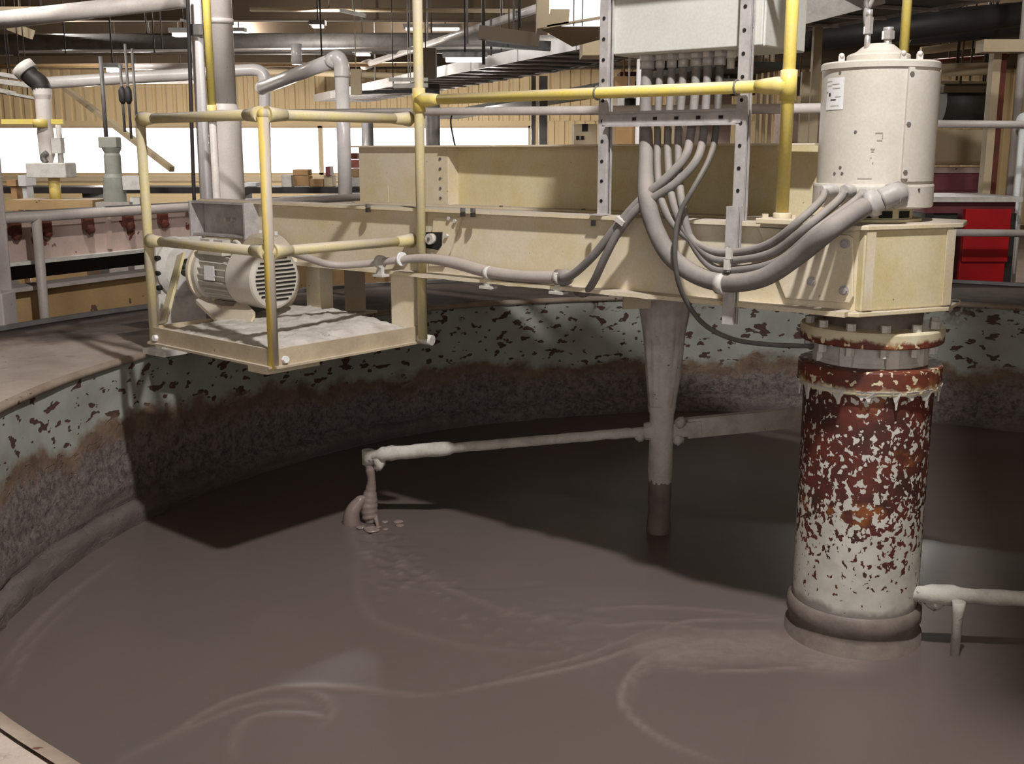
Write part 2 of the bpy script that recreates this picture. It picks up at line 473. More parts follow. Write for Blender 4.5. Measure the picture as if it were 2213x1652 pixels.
# choppy wake of the falling jet
D, T = seg_dist(SPLASH)
amp = np.exp(-(D / (.10 + .22 * T)) ** 2) * np.exp(-T * 1.2)
ch = np.array([[mn.noise(Vector((x * 17, y * 17, 0))) + .6 * mn.noise(Vector((x * 34, y * 34, 4))) if amp[i, j] > .02 else 0 for j, y in enumerate(gy)] for i, x in enumerate(gx)])
H += .013 * amp * ch; FO = np.maximum(FO, .5 * amp * (ch > .45))
# a paler tone laid on the surface trailing the column
D, T = seg_dist([(1450, 1405), (1560, 1400), (1680, 1400), (1790, 1420)])
FO = np.maximum(FO, .42 * np.exp(-(D / .16) ** 4))
# slow swell
for q in range(7):
    a = rng.uniform(0, 2 * PI); kk = rng.uniform(2.0, 6.5)
    H += .0012 * np.sin(kk * (GX * math.cos(a) + GY * math.sin(a)) + rng.uniform(0, 6))
R = np.hypot(GX - TC.x, GY - TC.y)
ins = R < TR - .005
idx = -np.ones(GX.shape, int); idx[ins] = np.arange(ins.sum())
vs = np.c_[GX[ins], GY[ins], SLURRY_Z + H[ins]]
q = ins[:-1, :-1] & ins[1:, :-1] & ins[1:, 1:] & ins[:-1, 1:]
fs = np.c_[idx[:-1, :-1][q], idx[1:, :-1][q], idx[1:, 1:][q], idx[:-1, 1:][q]]
me = bpy.data.meshes.new('slurry'); me.from_pydata(vs.tolist(), [], fs.tolist())
at_ = me.attributes.new('paleness', 'FLOAT', 'POINT'); at_.data.foreach_set('value', FO[ins].astype(np.float32))
for p in me.polygons: p.use_smooth = True
me.materials.append(M['slurry'])
sl = bpy.data.objects.new('slurry', me); COL.objects.link(sl)
tag(sl, 'brown-grey liquid slurry swirling in the round tank', 'slurry', kind='stuff')
def mat_half():
    g = N('yellow_pipe_dusty_on_one_side')
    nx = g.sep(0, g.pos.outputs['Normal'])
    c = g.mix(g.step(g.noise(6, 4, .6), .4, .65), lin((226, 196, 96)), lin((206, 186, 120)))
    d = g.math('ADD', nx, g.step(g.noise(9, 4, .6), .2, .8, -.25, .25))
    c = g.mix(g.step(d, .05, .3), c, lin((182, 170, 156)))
    return g.done(c, .55)
M['halfyellow'] = mat_half()
def mat_wet():
    g = N('wet_slurry')
    c = g.mix(g.noise(14, 4, .6), lin((150, 134, 126)), lin((118, 104, 98)))
    g.bump(g.noise(20, 4, .6), .3, .01)
    return g.done(c, .28, 0, .5)
M['wet'] = mat_wet()
# ------------------------------------------------------------------ bridge frame
W0 = Vector((1.285, 4.08, 0))
U = Vector((-.777, .629, 0)).normalized()      # along the bridge, away
W = Vector((.629, .777, 0)).normalized()       # across the bridge
UP = Vector((0, 0, 1))
RB = Matrix((U, W, UP)).transposed()
O = Vector((1.45, 4.43, 0))                     # axis of the agitator column
BT, BB = 1.43, 1.12                             # top and bottom of the beams
SEND = 3.98
def br(s, off, z):                              # off > 0 is towards the viewer
    p = W0 + U * s - W * off; return Vector((p.x, p.y, z))
def onweb(x, y, off):
    a, b, d = ray(x, y); r = Vector((a, b, 0)); q = W0 - W * off
    k = q.dot(W) / r.dot(W)
    return Vector((a * k, b * k, EYE + d * k))
OM = O + Vector((-.032, 0, 0))                  # axis of the drive motor
def oncyl(x, y, R, c=OM):
    a, b, d = ray(x, y)
    A = a * a + b * b; B = -2 * (a * c.x + b * c.y); C = c.x ** 2 + c.y ** 2 - R * R
    disc = max(0, B * B - 4 * A * C); k = (-B - math.sqrt(disc)) / (2 * A)
    return Vector((a * k, b * k, EYE + d * k))

bridge = thing('bridge', br(2, 0, BB), 'long cream steel bridge of two beams spanning the slurry tank under the grey conduits', 'bridge')
# near beam: web and flanges
b = MB(); b.add([br(0, 0, BB), br(SEND, 0, BB), br(SEND, 0, BT), br(0, 0, BT), br(0, -.012, BB), br(SEND, -.012, BB), br(SEND, -.012, BT), br(0, -.012, BT)],
  [(0, 1, 2, 3), (7, 6, 5, 4), (0, 3, 7, 4), (1, 5, 6, 2), (3, 2, 6, 7), (0, 4, 5, 1)])
b.build('near_web', M['cream'], bridge)
def flange(z, t, o0, o1, s0, s1, name, mat, wob=0.0):
    b = MB(); n = 60; vs = []; fs = []
    for i in range(n + 1):
        s = s0 + (s1 - s0) * i / n
        k = wob * mn.noise(Vector((s * 6, z * 9, o0))); k2 = wob * mn.noise(Vector((s * 19, z * 9, 3)))
        vs += [br(s, o0 + k, z - t / 2 - abs(k2)), br(s, o0 + k, z + t / 2 + k2 * .4), br(s, o1, z + t / 2), br(s, o1, z - t / 2)]
    for i in range(n):
        for k in range(4): fs.append((i * 4 + k, i * 4 + (k + 1) % 4, i * 4 + 4 + (k + 1) % 4, i * 4 + 4 + k))
    fs += [(0, 1, 2, 3), (4 * n + 3, 4 * n + 2, 4 * n + 1, 4 * n)]
    b.add(vs, fs); return b.build(name, mat, bridge)
flange(BT, .014, .035, -.10, .02, SEND, 'top_flange', M['cream'])
flange(BB, .016, .085, -.10, .02, SEND, 'bottom_flange', M['cream'], .006)
# walkway plate and far beam
FO_ = -1.28; DZ = 1.375
b = MB(); b.prism([br(.36, -.10, 0)[:2], br(SEND, -.10, 0)[:2], br(SEND + .15, FO_, 0)[:2], br(.30, FO_, 0)[:2]], DZ - .012, DZ)
b.build('walkway_plate', M['cream'], bridge)
b = MB(); b.bar(br(.30, FO_ + .01, (BB + DZ) / 2), br(4.3, FO_ + .01, (BB + DZ) / 2), .014, DZ - BB - .03)
b.bar(br(.30, FO_ + .01, BB), br(4.3, FO_ + .01, BB), .16, .016)
b.build('far_web', M['cream'], bridge)
for s in (1.05, 2.3, 3.2):
    b = MB(); b.bar(br(s, -.02, BB + .10), br(s, FO_, BB + .10), .08, .10); b.build('crossbeam', M['cream'], bridge)
# upstand channel on the far side
far = thing('side_girder', br(2, FO_, DZ), 'cream channel girder standing on the far edge of the bridge behind the conduits', 'girder')
GT = 1.742; G0, G1, G2 = .70, 3.14, 3.93; GB = DZ
b = MB(); b.bar(br(G0, FO_ - .02, (GT + GB) / 2), br(G1, FO_ - .02, (GT + GB) / 2), .012, GT - GB); b.build('web', M['cream_yellow'], far)
b = MB(); b.bar(br(G1, FO_ + .07, (GT + GB) / 2), br(G2, FO_ + .07, (GT + GB) / 2), .012, GT - GB)
b.bar(br(G1, FO_ + .07, (GT + GB) / 2), br(G1, FO_ - .03, (GT + GB) / 2), .012, GT - GB)
b.build('end_panel', M['cream'], far)
b = MB(); b.bar(br(G0, FO_ + .10, GT), br(G1 + .02, FO_ + .05, GT), .15, .010); b.bar(br(G1, FO_ + .06, GT), br(G2 + .06, FO_ + .06, GT), .10, .010); b.build('top_flange', M['cream'], far)
b = MB(); b.bar(br(G0, FO_ + .05, GB + .005), br(G2, FO_ + .05, GB + .005), .15, .010); b.build('bottom_flange', M['cream'], far)
b = MB(); b.plate([br(G2 - .27, FO_ + .08, GB + .01), br(G2 - .18, FO_ + .08, GB + .01), br(G2 - .18, FO_ + .08, GB + .05), br(G2 - .24, FO_ + .08, GB + .11), br(G2 - .27, FO_ + .08, GB + .12)], W, .01)
b.build('gusset', M['cream'], far)
for i in range(5):
    MB().hexbolt(br(G1 + .06, FO_ + .078, GB + .05 + i * .06), -W, .009, .005).build('rivet', M['steel_grey'], far)
for s in (1.5, 2.1, 2.7):
    MB().hexbolt(br(s, FO_ + .09, GB + .010), UP, .013, .008).build('bolt', M['steel_grey'], far)

# splice with square cut-out and pin near the yellow post
b = MB()
sp = [onweb(940, 470, .004), onweb(1000, 470, .004), onweb(975, 545, .004), onweb(962, 575, .004), onweb(930, 575, .004)]
b.plate(sp, -W, .010); b.build('splice_plate', M['cream'], bridge)
b = MB(); b.plate([onweb(918, 502, .012), onweb(957, 502, .012), onweb(956, 530, .012), onweb(948, 540, .012), onweb(918, 535, .012)], -W, .012); sq = b.build('cut_out', M['dark_hole'], bridge)
q = onweb(936, 516, .02); b = MB(); b.cyl(q, q - W * .03, .026, 18); pin = b.build('pin', M['white_metal'], bridge)
b = MB(); b.hexbolt(q - W * .03, -W, .009, .006); b.build('pin_nut', M['steel_grey'], pin)
for x, y in ((795, 444), (1000, 447), (1022, 447)):
    q = onweb(x, y, .05); q.z = BT + .005
    o = MB().hexbolt(q, UP, .014, .014).build('bolt', M['steel_grey'], bridge)
    MB().hexbolt(Vector((q.x, q.y, BT - .005)), -UP, .014, .016).build('bolt_nut', M['dark'], o)
for x, y in ((972, 472), (985, 478), (966, 510)):
    MB().hexbolt(onweb(x, y, .016), -W, .010, .012).build('bolt', M['white_metal'], bridge)

# end box around the column top
A0 = Vector((1.285, 4.06, 0)); WE = Vector((.92, .39, 0)).normalized(); NE = Vector((-.39, .92, 0)).normalized()
A = A0; Bp = A0 + WE * .42; B2 = Bp + NE * .62; A2 = A0 + NE * .70
def z3(p, z): return Vector((p.x, p.y, z))
b = MB(); b.prism([A[:2], Bp[:2], B2[:2], A2[:2]], BB + .005, BT - .005); b.build('end_box', M['cream_yellow'], bridge, bevel=.006)
ax = A - WE * .06 - NE * .0
b = MB(); b.prism([(A - NE * .012)[:2], (Bp + WE * .03 - NE * .012)[:2], (Bp + WE * .19 + NE * .13)[:2], (B2 + WE * .08)[:2], (A2 - WE * .05)[:2], (A - WE * .05 + NE * .06)[:2]], BT - .006, BT + .012)
b.build('top_plate', M['cream'], bridge, bevel=.003)
b = MB(); b.prism([(A - NE * .015 - WE * .02)[:2], (Bp - WE * .01 - NE * .012)[:2], (Bp + WE * .19 + NE * .13)[:2], (B2 + WE * .08)[:2], (A2 - WE * .05)[:2], (A - WE * .10 + NE * .06)[:2]], BB - .012, BB + .005)
b.build('bottom_plate', M['cream'], bridge, bevel=.003)
q = Bp + WE * .12 + NE * .085; MB().cyl(z3(q, BB + .006), z3(q, BB + .009), .012, 12).build('bolt_hole', M['dark_hole'], bridge)
for s in (.0, 1):
    p = (A if s == 0 else Bp) + WE * (.022 if s == 0 else -.02) - NE * .006
    b = MB(); b.bar(z3(p, BB + .012), z3(p, BT - .012), .04, .006, up=NE); b.build('corner_strip', M['cream'], bridge)
# bolted fish plate on the near web
b = MB(); r0 = [(1640, 490), (1838, 508), (1846, 514), (1847, 640), (1838, 655), (1700, 645)]
b.plate([onweb(x, y, .004) for x, y in r0], -W, .014); fp = b.build('fish_plate', M['cream'], bridge, bevel=.004)
for x, y in ((1827, 527), (1754, 608), (1824, 628)):
    b = MB(); q = onweb(x, y, .019); b.cyl(q, q - W * .004, .018, 16); w_ = b.build('bolt_washer', M['galv'], fp)
    b.v; MB().hexbolt(onweb(x, y, .023), -W, .013, .012).build('bolt', M['galv'], bridge)
# left end: galvanized channel end and cross support
e = br(SEND, 0, 0)
b = MB()
for z in (BT - .006, BT - .19):
    b.bar(br(SEND, .06, z), br(SEND - .5, .06, z), .06, .012)
b.bar(br(SEND - .01, .0, BT - .10), br(SEND - .5, .0, BT - .10), .012, .20)
for s in (SEND, SEND - .5): b.bar(br(s, .10, BT - .10), br(s, .0, BT - .10), .012, .20)
b.build('channel_end', M['galv'], bridge)
for x in (492, 506):
    MB().hexbolt(onweb(x, 475, .012), -W, .012, .02).build('channel_bolt', M['chrome'], bridge)
b = MB(); b.bar(br(SEND + .02, .30, 1.19), br(SEND + .02, -1.4, 1.19), .22, .014)
b.bar(br(SEND + .02, .10, 1.09), br(SEND + .02, -1.4, 1.09), .012, .20); b.build('end_crossbeam', M['white_metal'], bridge)
for off in (-.15, -1.2):
    b = MB(); b.bar(br(SEND + .02, off, RIM_Z), br(SEND + .02, off, 1.0), .14, .014); b.bar(br(SEND + .02, off, RIM_Z + .012), br(SEND + .021, off, RIM_Z + .03), .22, .2); b.build('support_leg', M['cream'], bridge)

# ------------------------------------------------------------------ yellow guard rail on the bridge
def elbow_tee(b, p, d, r=.031, L=.06):
    b.cyl(p - Vector(d) * L, p + Vector(d) * L, r, 16); return b
rail = thing('guard_rail', br(.33, .045, BT), 'yellow pipe guard rail with two tall posts along the near side of the bridge', 'railing')
RZ = 1.945; PR = .0235
pr_ = onweb(1690, 470, .045); pl_ = onweb(910, 500, .045)
b = MB(); b.tube([z3(pr_, BT + .02), z3(pr_, 2.75)], PR, 18); b.build('post', M['yellow'], rail)
b = MB(); b.tube([z3(pl_, .80), z3(pl_, 2.75)], PR, 18); b.build('post', M['cage'], rail)
b = MB(); b.tube([z3(pr_, RZ), z3(pl_, RZ)], PR, 18); b.build('middle_rail', M['yellow'], rail)
b = MB(); b.tube([z3(pr_, 2.47), z3(pl_, 2.47)], PR, 18); b.build('top_rail', M['yellow'], rail)
for p, s in ((pr_, 1), (pl_, -1)):
    b = MB(); b.cyl(z3(p, RZ - .055), z3(p, RZ + .055), .031, 18); b.tube([z3(p, RZ), z3(p + U * s * .05, RZ), z3(p + U * s * .085, RZ), z3(p + U * s * .13, RZ)], [.033, .033, .030, .024], 18)
    b.build('tee_fitting', M['yellow'], rail)
b = MB(); R_ = RB; b.box(z3(pr_, BT + .018), (.17, .10, .022), R_); b.cyl(z3(pr_, BT + .02), z3(pr_, BT + .05), .034, 18); bp = b.build('base_flange', M['cream'], rail, bevel=.004)
for s in (-.06, .06):
    MB().hexbolt(z3(pr_ + U * s - W * .02, BT + .028), UP, .013, .016).build('base_bolt', M['cream'], bp)

# ------------------------------------------------------------------ strut frame and electrical enclosure
def strut(b, p, z0, z1, w=.041):
    """C-shaped slotted strut channel, open towards the right end of the bridge"""
    t = .004
    b.box(z3(p - W * (-w / 2 + 0), (z0 + z1) / 2) , (w, t, z1 - z0), RB)
    b.box(z3(p - W * (w / 2), (z0 + z1) / 2), (w, t, z1 - z0), RB)
    b.box(z3(p + U * (w / 2), (z0 + z1) / 2), (t, w, z1 - z0), RB)
    b.box(z3(p - U * (w / 2) - W * .014, (z0 + z1) / 2), (t, .011, z1 - z0), RB)
    b.box(z3(p - U * (w / 2) + W * .014, (z0 + z1) / 2), (t, .011, z1 - z0), RB)
fr = thing('conduit_rack', br(.8, 0, BT), 'galvanized slotted strut frame holding up the pale electrical enclosure', 'frame')
sL, sR = 1.16, .515
for s in (sL, sR):
    b = MB(); p = br(s, -.02, 0); strut(b, p, BT + .006, 2.85); u_ = b.build('upright', M['galv'], fr)
    for k in range(16):
        z = 1.50 + k * .083 if s == sL else 1.47 + k * .086
        b = MB(); q = z3(p - W * (.0225), z); b.cyl(q, q - W * .002, .0075, 12); b.build('slot', M['dark_hole'], u_)
b = MB()
for z in (1.812, 1.864): b.bar(br(sL - .02, .012, z), br(sR + .02, .012, z), .014, .010)
b.bar(br(sL, .002, 1.838), br(sR, .002, 1.838), .006, .046); cs = b.build('cross_strut', M['galv'], fr)
for k in range(5):
    q = br(sL - .16 - k * .10, .006, 1.838); b = MB(); b.bar(q - U * .009, q + U * .009, .004, .013); b.build('slot', M['dark_hole'], cs)
for s in (sL, sR):
    b = MB(); q = br(s, .045, RZ); pts = [q + UP * (math.cos(a) * .0265) + W * (math.sin(a) * -.0265) for a in [2 * PI * k / 20 for k in range(21)]]
    b.tube(pts, .004, 8, False); b.build('pipe_strap', M['steel_grey'], fr)
b = MB(); b.bar(br(sL, -.02, BT + .012), br(sL, .05, BT + .012), .06, .006); b.build('foot_plate', M['galv'], fr)
q = br(sL, .06, BT - .012); MB().hexbolt(q, -UP, .012, .022).build('foot_bolt', M['dark'], fr)

EB = 2.10
enc = thing('electrical_enclosure', br(.85, -.25, EB), 'pale grey electrical enclosure hung between galvanized struts above the conduits', 'cabinet')
s0, s1 = .46, 1.15
b = MB(); b.prism([br(s0, -.06, 0)[:2], br(s1, -.06, 0)[:2], br(s1, -.42, 0)[:2], br(s0, -.42, 0)[:2]], EB, 2.95); b.build('body', M['enclosure'], enc, bevel=.006)
b = MB(); b.bar(br(s0 + .004, -.052, EB + .44), br(s1 - .004, -.052, EB + .44), .014, .872); b.build('door', M['enclosure'], enc, bevel=.004)
b = MB(); b.bar(br(s0 + .03, -.44, 2.5), br(s1 - .03, -.44, 2.5), .03, .06); b.build('mounting_rail', M['galv'], enc)

# lower strut stub below the right upright
st = thing('strut_stub', br(.52, .10, 1.25), 'short vertical galvanized strut clamping four conduits to the cream beam', 'strut')
q = onweb(1583, 560, .095); b = MB(); strut(b, Vector((q.x, q.y, 0)), 1.045, BT + .07, .044)
b.build('channel', M['galv'], st)
STUB = q
# ------------------------------------------------------------------ agitator column
def mat_rustcol():
    g = N('flaking_white_on_rust')
    z = g.sep(2)
    rust = g.mix(g.step(g.noise(7, 4, .6), .38, .62), lin((96, 44, 34)), lin((64, 38, 32)))
    rust = g.mix(g.step(g.noise(5.3, 4, .6), .58, .68), rust, lin((132, 76, 40)))
    white = g.mix(g.step(g.noise(9, 4, .6), .4, .65), lin((204, 200, 190)), lin((184, 180, 170)))
    nz = g.math('ADD', g.math('MULTIPLY', g.noise(34, 2.5, .5, dist=.4, stretch=(1.15, 1.15, .95)), .75), g.math('MULTIPLY', g.noise(75, 2, .5), .25))
    nz = g.math('ADD', nz, g.math('MULTIPLY', g.math('SUBTRACT', g.noise(4, 3, .6), .5), .12))
    thr = g.ramp(g.step(z, -.20, .78), [(0, (.30,) * 3 + (1,)), (.16, (.36,) * 3 + (1,)), (.28, (.42,) * 3 + (1,)), (.40, (.475,) * 3 + (1,)), (.58, (.535,) * 3 + (1,)), (.82, (.575,) * 3 + (1,)), (.94, (.60,) * 3 + (1,)), (1, (.55,) * 3 + (1,))])
    m = g.step(g.math('SUBTRACT', nz, thr), -.008, .008)
    c = g.mix(m, rust, white)
    grey = g.mix(g.noise(8, 3, .5), lin((150, 142, 136)), lin((132, 124, 118)))
    c = g.mix(g.step(g.math('ADD', z, g.step(g.noise(7, 3, .6), .2, .8, -.03, .03)), -.10, -.125), c, grey)
    g.bump(g.math('ADD', m, g.math('MULTIPLY', g.noise(30, 4, .6), .4)), .4, .004)
    return g.done(c, .6)
def mat_flange(name, lo, hi, nthr=.56):
    g = N(name); z = g.sep(2)
    rust = g.mix(g.step(g.noise(9, 4, .6), .4, .62), lin((112, 54, 38)), lin((84, 46, 36)))
    rust = g.mix(g.step(g.noise(6, 3, .6), .58, .68), rust, lin((148, 96, 56)))
    cream = g.mix(g.step(g.noise(6, 4, .6), .4, .65), lin((214, 204, 176)), lin((196, 184, 150)))
    zz = g.math('ADD', z, g.step(g.noise(16, 4, .6), .2, .8, -.02, .02))
    sp = g.step(g.noise(34, 2, .5), .60, .62)
    m = g.math('MAXIMUM', g.step(zz, lo, hi), sp)
    c = g.mix(m, rust, cream); g.bump(g.noise(30, 4, .6), .3, .004)
    return g.done(c, .6)
M['rustcol'] = mat_rustcol()
colm = thing('agitator_column', (O.x, O.y, -.3), 'thick rusty pipe column with flaking white paint standing in the slurry', 'column')
b = MB(); b.lathe([(0.2543, -.9), (0.2543, .80)], O, n=72); b.build('pipe', M['rustcol'], colm)
b = MB(); b.lathe([(0.2571, -.135), (0.2730, -.150), (0.2749, -.20), (0.2646, -.215), (0.2646, -.25), (0.2796, -.262), (0.2805, -.5)], O, n=72, sharp=False); b.build('base_ring', M['crust_dark'], colm)
b = MB(); b.lathe([(0.2525, .785), (0.2786, .785), (0.2805, .79), (0.2805, .872), (0.2768, .878), (0.1870, .882)], O, n=72, sharp=True)
lf = b.build('lower_flange', mat_flange('rusted_lower_flange_paint', .815, .795), colm)
# ragged drips of old paint under the flange
b = MB()
for k in range(34):
    a = 2 * PI * k / 34 + random.uniform(-.09, .09); L = random.choice([.012, .018, .025, .03, .05, .06]); w = random.uniform(.014, .036)
    c, s = math.cos(a), math.sin(a); t = Vector((-s, c, 0)); r0 = Vector((c, s, 0))
    pts = []
    for (du, dz) in ((-w, .012), (w, .012), (w * .8, -.010), (w * .45, -L * .45), (w * .30, -L * .95), (-w * .05, -L), (-w * .25, -L * .6), (-w * .6, -L * .4), (-w * .95, -.008)):
        rr = .278 if dz > -.001 else .269
        pts.append(O + r0 * rr + t * du + UP * (.79 + dz))
    b.plate(pts, r0, .006)
b.build('paint_drips', M['white_metal'], colm)
b = MB(); b.lathe([(0.2010, .878), (0.2076, .885), (0.2076, .97), (0.1870, .972)], O, n=64); b.lathe([(0.2197, .880), (0.2113, .895)], O, n=64); spc = b.build('spacer_collar', M['white_metal'], colm)
for k in range(8):
    a = math.radians(-108 + 22 + 45 * k); r0 = Vector((math.cos(a), math.sin(a), 0))
    b = MB(); b.bar(z3(O + r0 * .213, .882), z3(O + r0 * .213, .965), .05, .03, up=r0); b.build('rib', M['white_metal'], spc)
b = MB(); b.lathe([(0.1870, .965), (0.2730, .965), (0.2786, .97), (0.2796, 1.02), (0.2749, 1.028), (0.1403, 1.032)], O, n=72)
uf = b.build('upper_flange', mat_flange('cream_upper_flange_paint', .985, 1.0), colm)
b = MB(); b.lathe([(0.1870, 1.028), (.20, BB - .012)], O, n=48); b.build('neck', M['crust_dark'], colm)
for k in range(12):
    a = math.radians(-108 + 12 + 30 * k); p = O + Vector((math.cos(a), math.sin(a), 0)) * .245
    o = MB().hexbolt(z3(p, 1.030), UP, .019, .026).build('flange_bolt', M['white_metal'], uf)
    MB().hexbolt(z3(p, .964), -UP, .018, .034).build('flange_nut', M['white_metal'], uf)

# ------------------------------------------------------------------ vertical drive motor
FACE = math.atan2(-O.y, -O.x)                    # direction from the column to the viewer
mot = thing('drive_motor', (OM.x, OM.y, BT), 'tall cream cylindrical drive motor standing on the end of the bridge', 'motor')
MZ0, MZ1, MR = 1.495, 2.03, .215
b = MB(); b.lathe([(.10, MZ1), (MR - .004, MZ1), (MR, MZ1 - .004), (MR, MZ0 + .085), (.10, MZ0 + .08)], OM, n=80); b.build('housing', M['cream_plain'], mot)
b = MB(); b.lathe([(MR - .02, MZ1 - .02), (MR + .006, MZ1 - .018), (MR + .006, MZ1 + .002), (MR, MZ1 + .008), (.05, MZ1 + .010)], OM, n=80); b.build('top_rim', M['cream_plain'], mot)
b = MB(); b.lathe([(MR - .01, MZ0 + .092), (.225, MZ0 + .088), (.227, MZ0 + .08), (.227, MZ0 + .006), (.221, MZ0), (.10, MZ0)], OM, n=80); br_ = b.build('base_ring', M['cream_plain'], mot)
b = MB(); b.lathe([(.155, MZ0 + .01), (.155, 1.452), (.19, 1.452), (.19, 1.44)], OM, n=56); nk = b.build('adapter', M['cream_yellow'], mot)
for th in (-8, 20, 50):
    a = FACE + math.radians(th); r0 = Vector((math.cos(a), math.sin(a), 0)); b = MB(); b.bar(z3(OM + r0 * .156, 1.47), z3(OM + r0 * .163, 1.47), .05, .026); b.build('adapter_window', M['dark_hole'], nk)
b = MB(); b.lathe([(.118, MZ1 + .006), (.118, MZ1 + .034), (.112, MZ1 + .04), (.085, MZ1 + .05), (.055, MZ1 + .075), (.04, MZ1 + .08), (0.001, MZ1 + .08)], OM - Vector((.01, 0, 0)), n=48); cap = b.build('top_cap', M['cream_plain'], mot)
CT = MZ1 + .075
b = MB(); b.lathe([(MR + .002, MZ1 - .02), (MR + .011, MZ1 - .022), (MR + .011, MZ0 + .112), (MR + .002, MZ0 + .11)], OM, n=20, a0=FACE + math.radians(27), a1=FACE + math.radians(33))
for e in (27, 33):
    a = FACE + math.radians(e); r0 = Vector((math.cos(a), math.sin(a), 0)); b.add([z3(OM + r0 * (MR + .001), MZ1 - .02), z3(OM + r0 * (MR + .011), MZ1 - .022), z3(OM + r0 * (MR + .011), MZ0 + .112), z3(OM + r0 * (MR + .001), MZ0 + .11)], [(0, 1, 2, 3)])
sd = b.build('seam_strip', M['cream_plain'], mot)
b = MB(); b.lathe([(MR + .001, MZ1 - .03), (MR + .007, MZ1 - .032), (MR + .007, MZ0 + .10), (MR + .001, MZ0 + .1)], OM, n=30, a0=FACE + math.radians(33), a1=FACE + math.radians(100)); b.build('cover_plate', M['cream_plain'], mot)
a = FACE + math.radians(30); r0 = Vector((math.cos(a), math.sin(a), 0))
for z in (MZ1 - .045, MZ1 - .225, MZ1 - .40):
    MB().hexbolt(z3(OM + r0 * (MR + .010), z), r0, .009, .004).build('seam_screw', M['steel_grey'], sd)
# sticker with illegible lines
def on_r(th, z, R): 
    a = FACE + math.radians(th); return z3(OM + Vector((math.cos(a), math.sin(a), 0)) * R, z)
lz1 = oncyl(1806, 168, MR).z; lz0 = oncyl(1806, 237, MR).z
b = MB(); b.lathe([(MR + .0012, lz1), (MR + .0014, lz0)], OM, n=16, a0=FACE + math.radians(-61), a1=FACE + math.radians(-35)); lab = b.build('sticker', M['paper'], mot); lab['label'] = 'white paper sticker with small dark print'
def mark(th, z, w, h, mat, name='print_mark', par=None):
    b = MB(); R = MR + .0022
    b.lathe([(R, z + h / 2), (R, z - h / 2)], OM, n=4, a0=FACE + math.radians(th - w / 2), a1=FACE + math.radians(th + w / 2)); return b.build(name, mat, par)
H_ = lz1 - lz0
mark(-58.5, lz1 - H_ * .45, 1.6, .006, M['ink'], par=lab); mark(-54.5, lz1 - H_ * .52, 3.2, .012, M['ink'], par=lab)
mark(-48.5, lz1 - H_ * .69, 8, .004, M['ink'], par=lab)
for k, (t0, w, f) in enumerate(((-56, 9, .10), (-55, 7, .24), (-46, 10, .2), (-45, 11, .33), (-46, 12, .88), (-42, 8, .6))):
    mark(t0, lz1 - H_ * f, w, .002, M['faint_ink'], par=lab)
# faint scratched marks
for th, y, w, h in ((3, 287, 7, .003), (6.5, 294, .8, .016), (4, 303, 5, .003), (-2, 322, 4, .003), (-2, 327, 2.5, .003), (-3, 340, .8, .006), (-1, 352, .8, .006), (-8, 386, 14, .0025)):
    z = oncyl(1900, y, MR).z; mark(th, z, w, h, M['faint_ink'], 'scuff_mark', mot)
for x, y in ((1816, 362), (1804, 375), (1820, 375), (1816, 157), (1849, 285), (1986, 410), (1958, 440)):
    R = MR if y < 395 else .228
    p = oncyl(x, y, R); d = (p - z3(OM, p.z)).normalized(); MB().hexbolt(p, d, .006, .002).build('screw', M['steel_grey'], mot)
for th, R in ((-50, .185), (25, .185), (46, .19), (180, .185)):
    a = FACE + math.radians(th); p = OM + Vector((math.cos(a), math.sin(a), 0)) * R
    b = MB(); b.bar(z3(p, MZ1 + .008), z3(p, MZ1 + .03), .022, .010); b.blob(z3(p, MZ1 + .03), .011, 6); b.build('lifting_lug', M['white_metal'], mot)
# short cable stubs with glands on the cap
for px_, r, h, name in ((1874, .014, .11, 'cap_gland'), (1918, .019, .055, 'cap_gland')):
    p = atY(px_, 100, O.y - .03); p = Vector((p.x, p.y, 0))
    b = MB(); b.cyl(z3(p, CT - .02), z3(p, CT + h * .35), r * .8, 14); b.tube([z3(p, CT + h * .35), z3(p, CT + h * .9)], r * 1.25, 6, True, False); b.cyl(z3(p, CT + h * .9), z3(p, CT + h * 1.15), r, 14)
    b.build(name, M['chrome'], cap)
# ------------------------------------------------------------------ conduits
def ring_on(pts, i, r, w, mat, name, par, n=14):
    a, c = pts[i], pts[min(i + 1, len(pts) - 1)]
    d = (c - a).normalized(); b = MB(); b.tube([a - d * w / 2, a + d * w / 2], r, n, True, True); return b.build(name, mat, par)
TOPX = [1399, 1427, 1452, 1477, 1505, 1530, 1556]
TOPR = [.024, .015, .016, .016, .018, .017, .018]
def top_run(i, mid):
    """entry in the enclosure floor, down behind the rail and the cross strut"""
    x = TOPX[i]; off = -.13
    p0 = onweb(x, 122, off); p0.z = EB - .01
    p1 = onweb(x - 1, 160, off); p2 = onweb(x - 4, 215, -.09)
    return [p0, p1, p2] + mid
GL = [oncyl(1802, 412, .228), oncyl(1838, 413, .228), oncyl(1868, 420, .228), oncyl(1918, 424, .228)]
def outw(p, k): 
    d = (p - z3(OM, p.z)).normalized(); return p + d * k
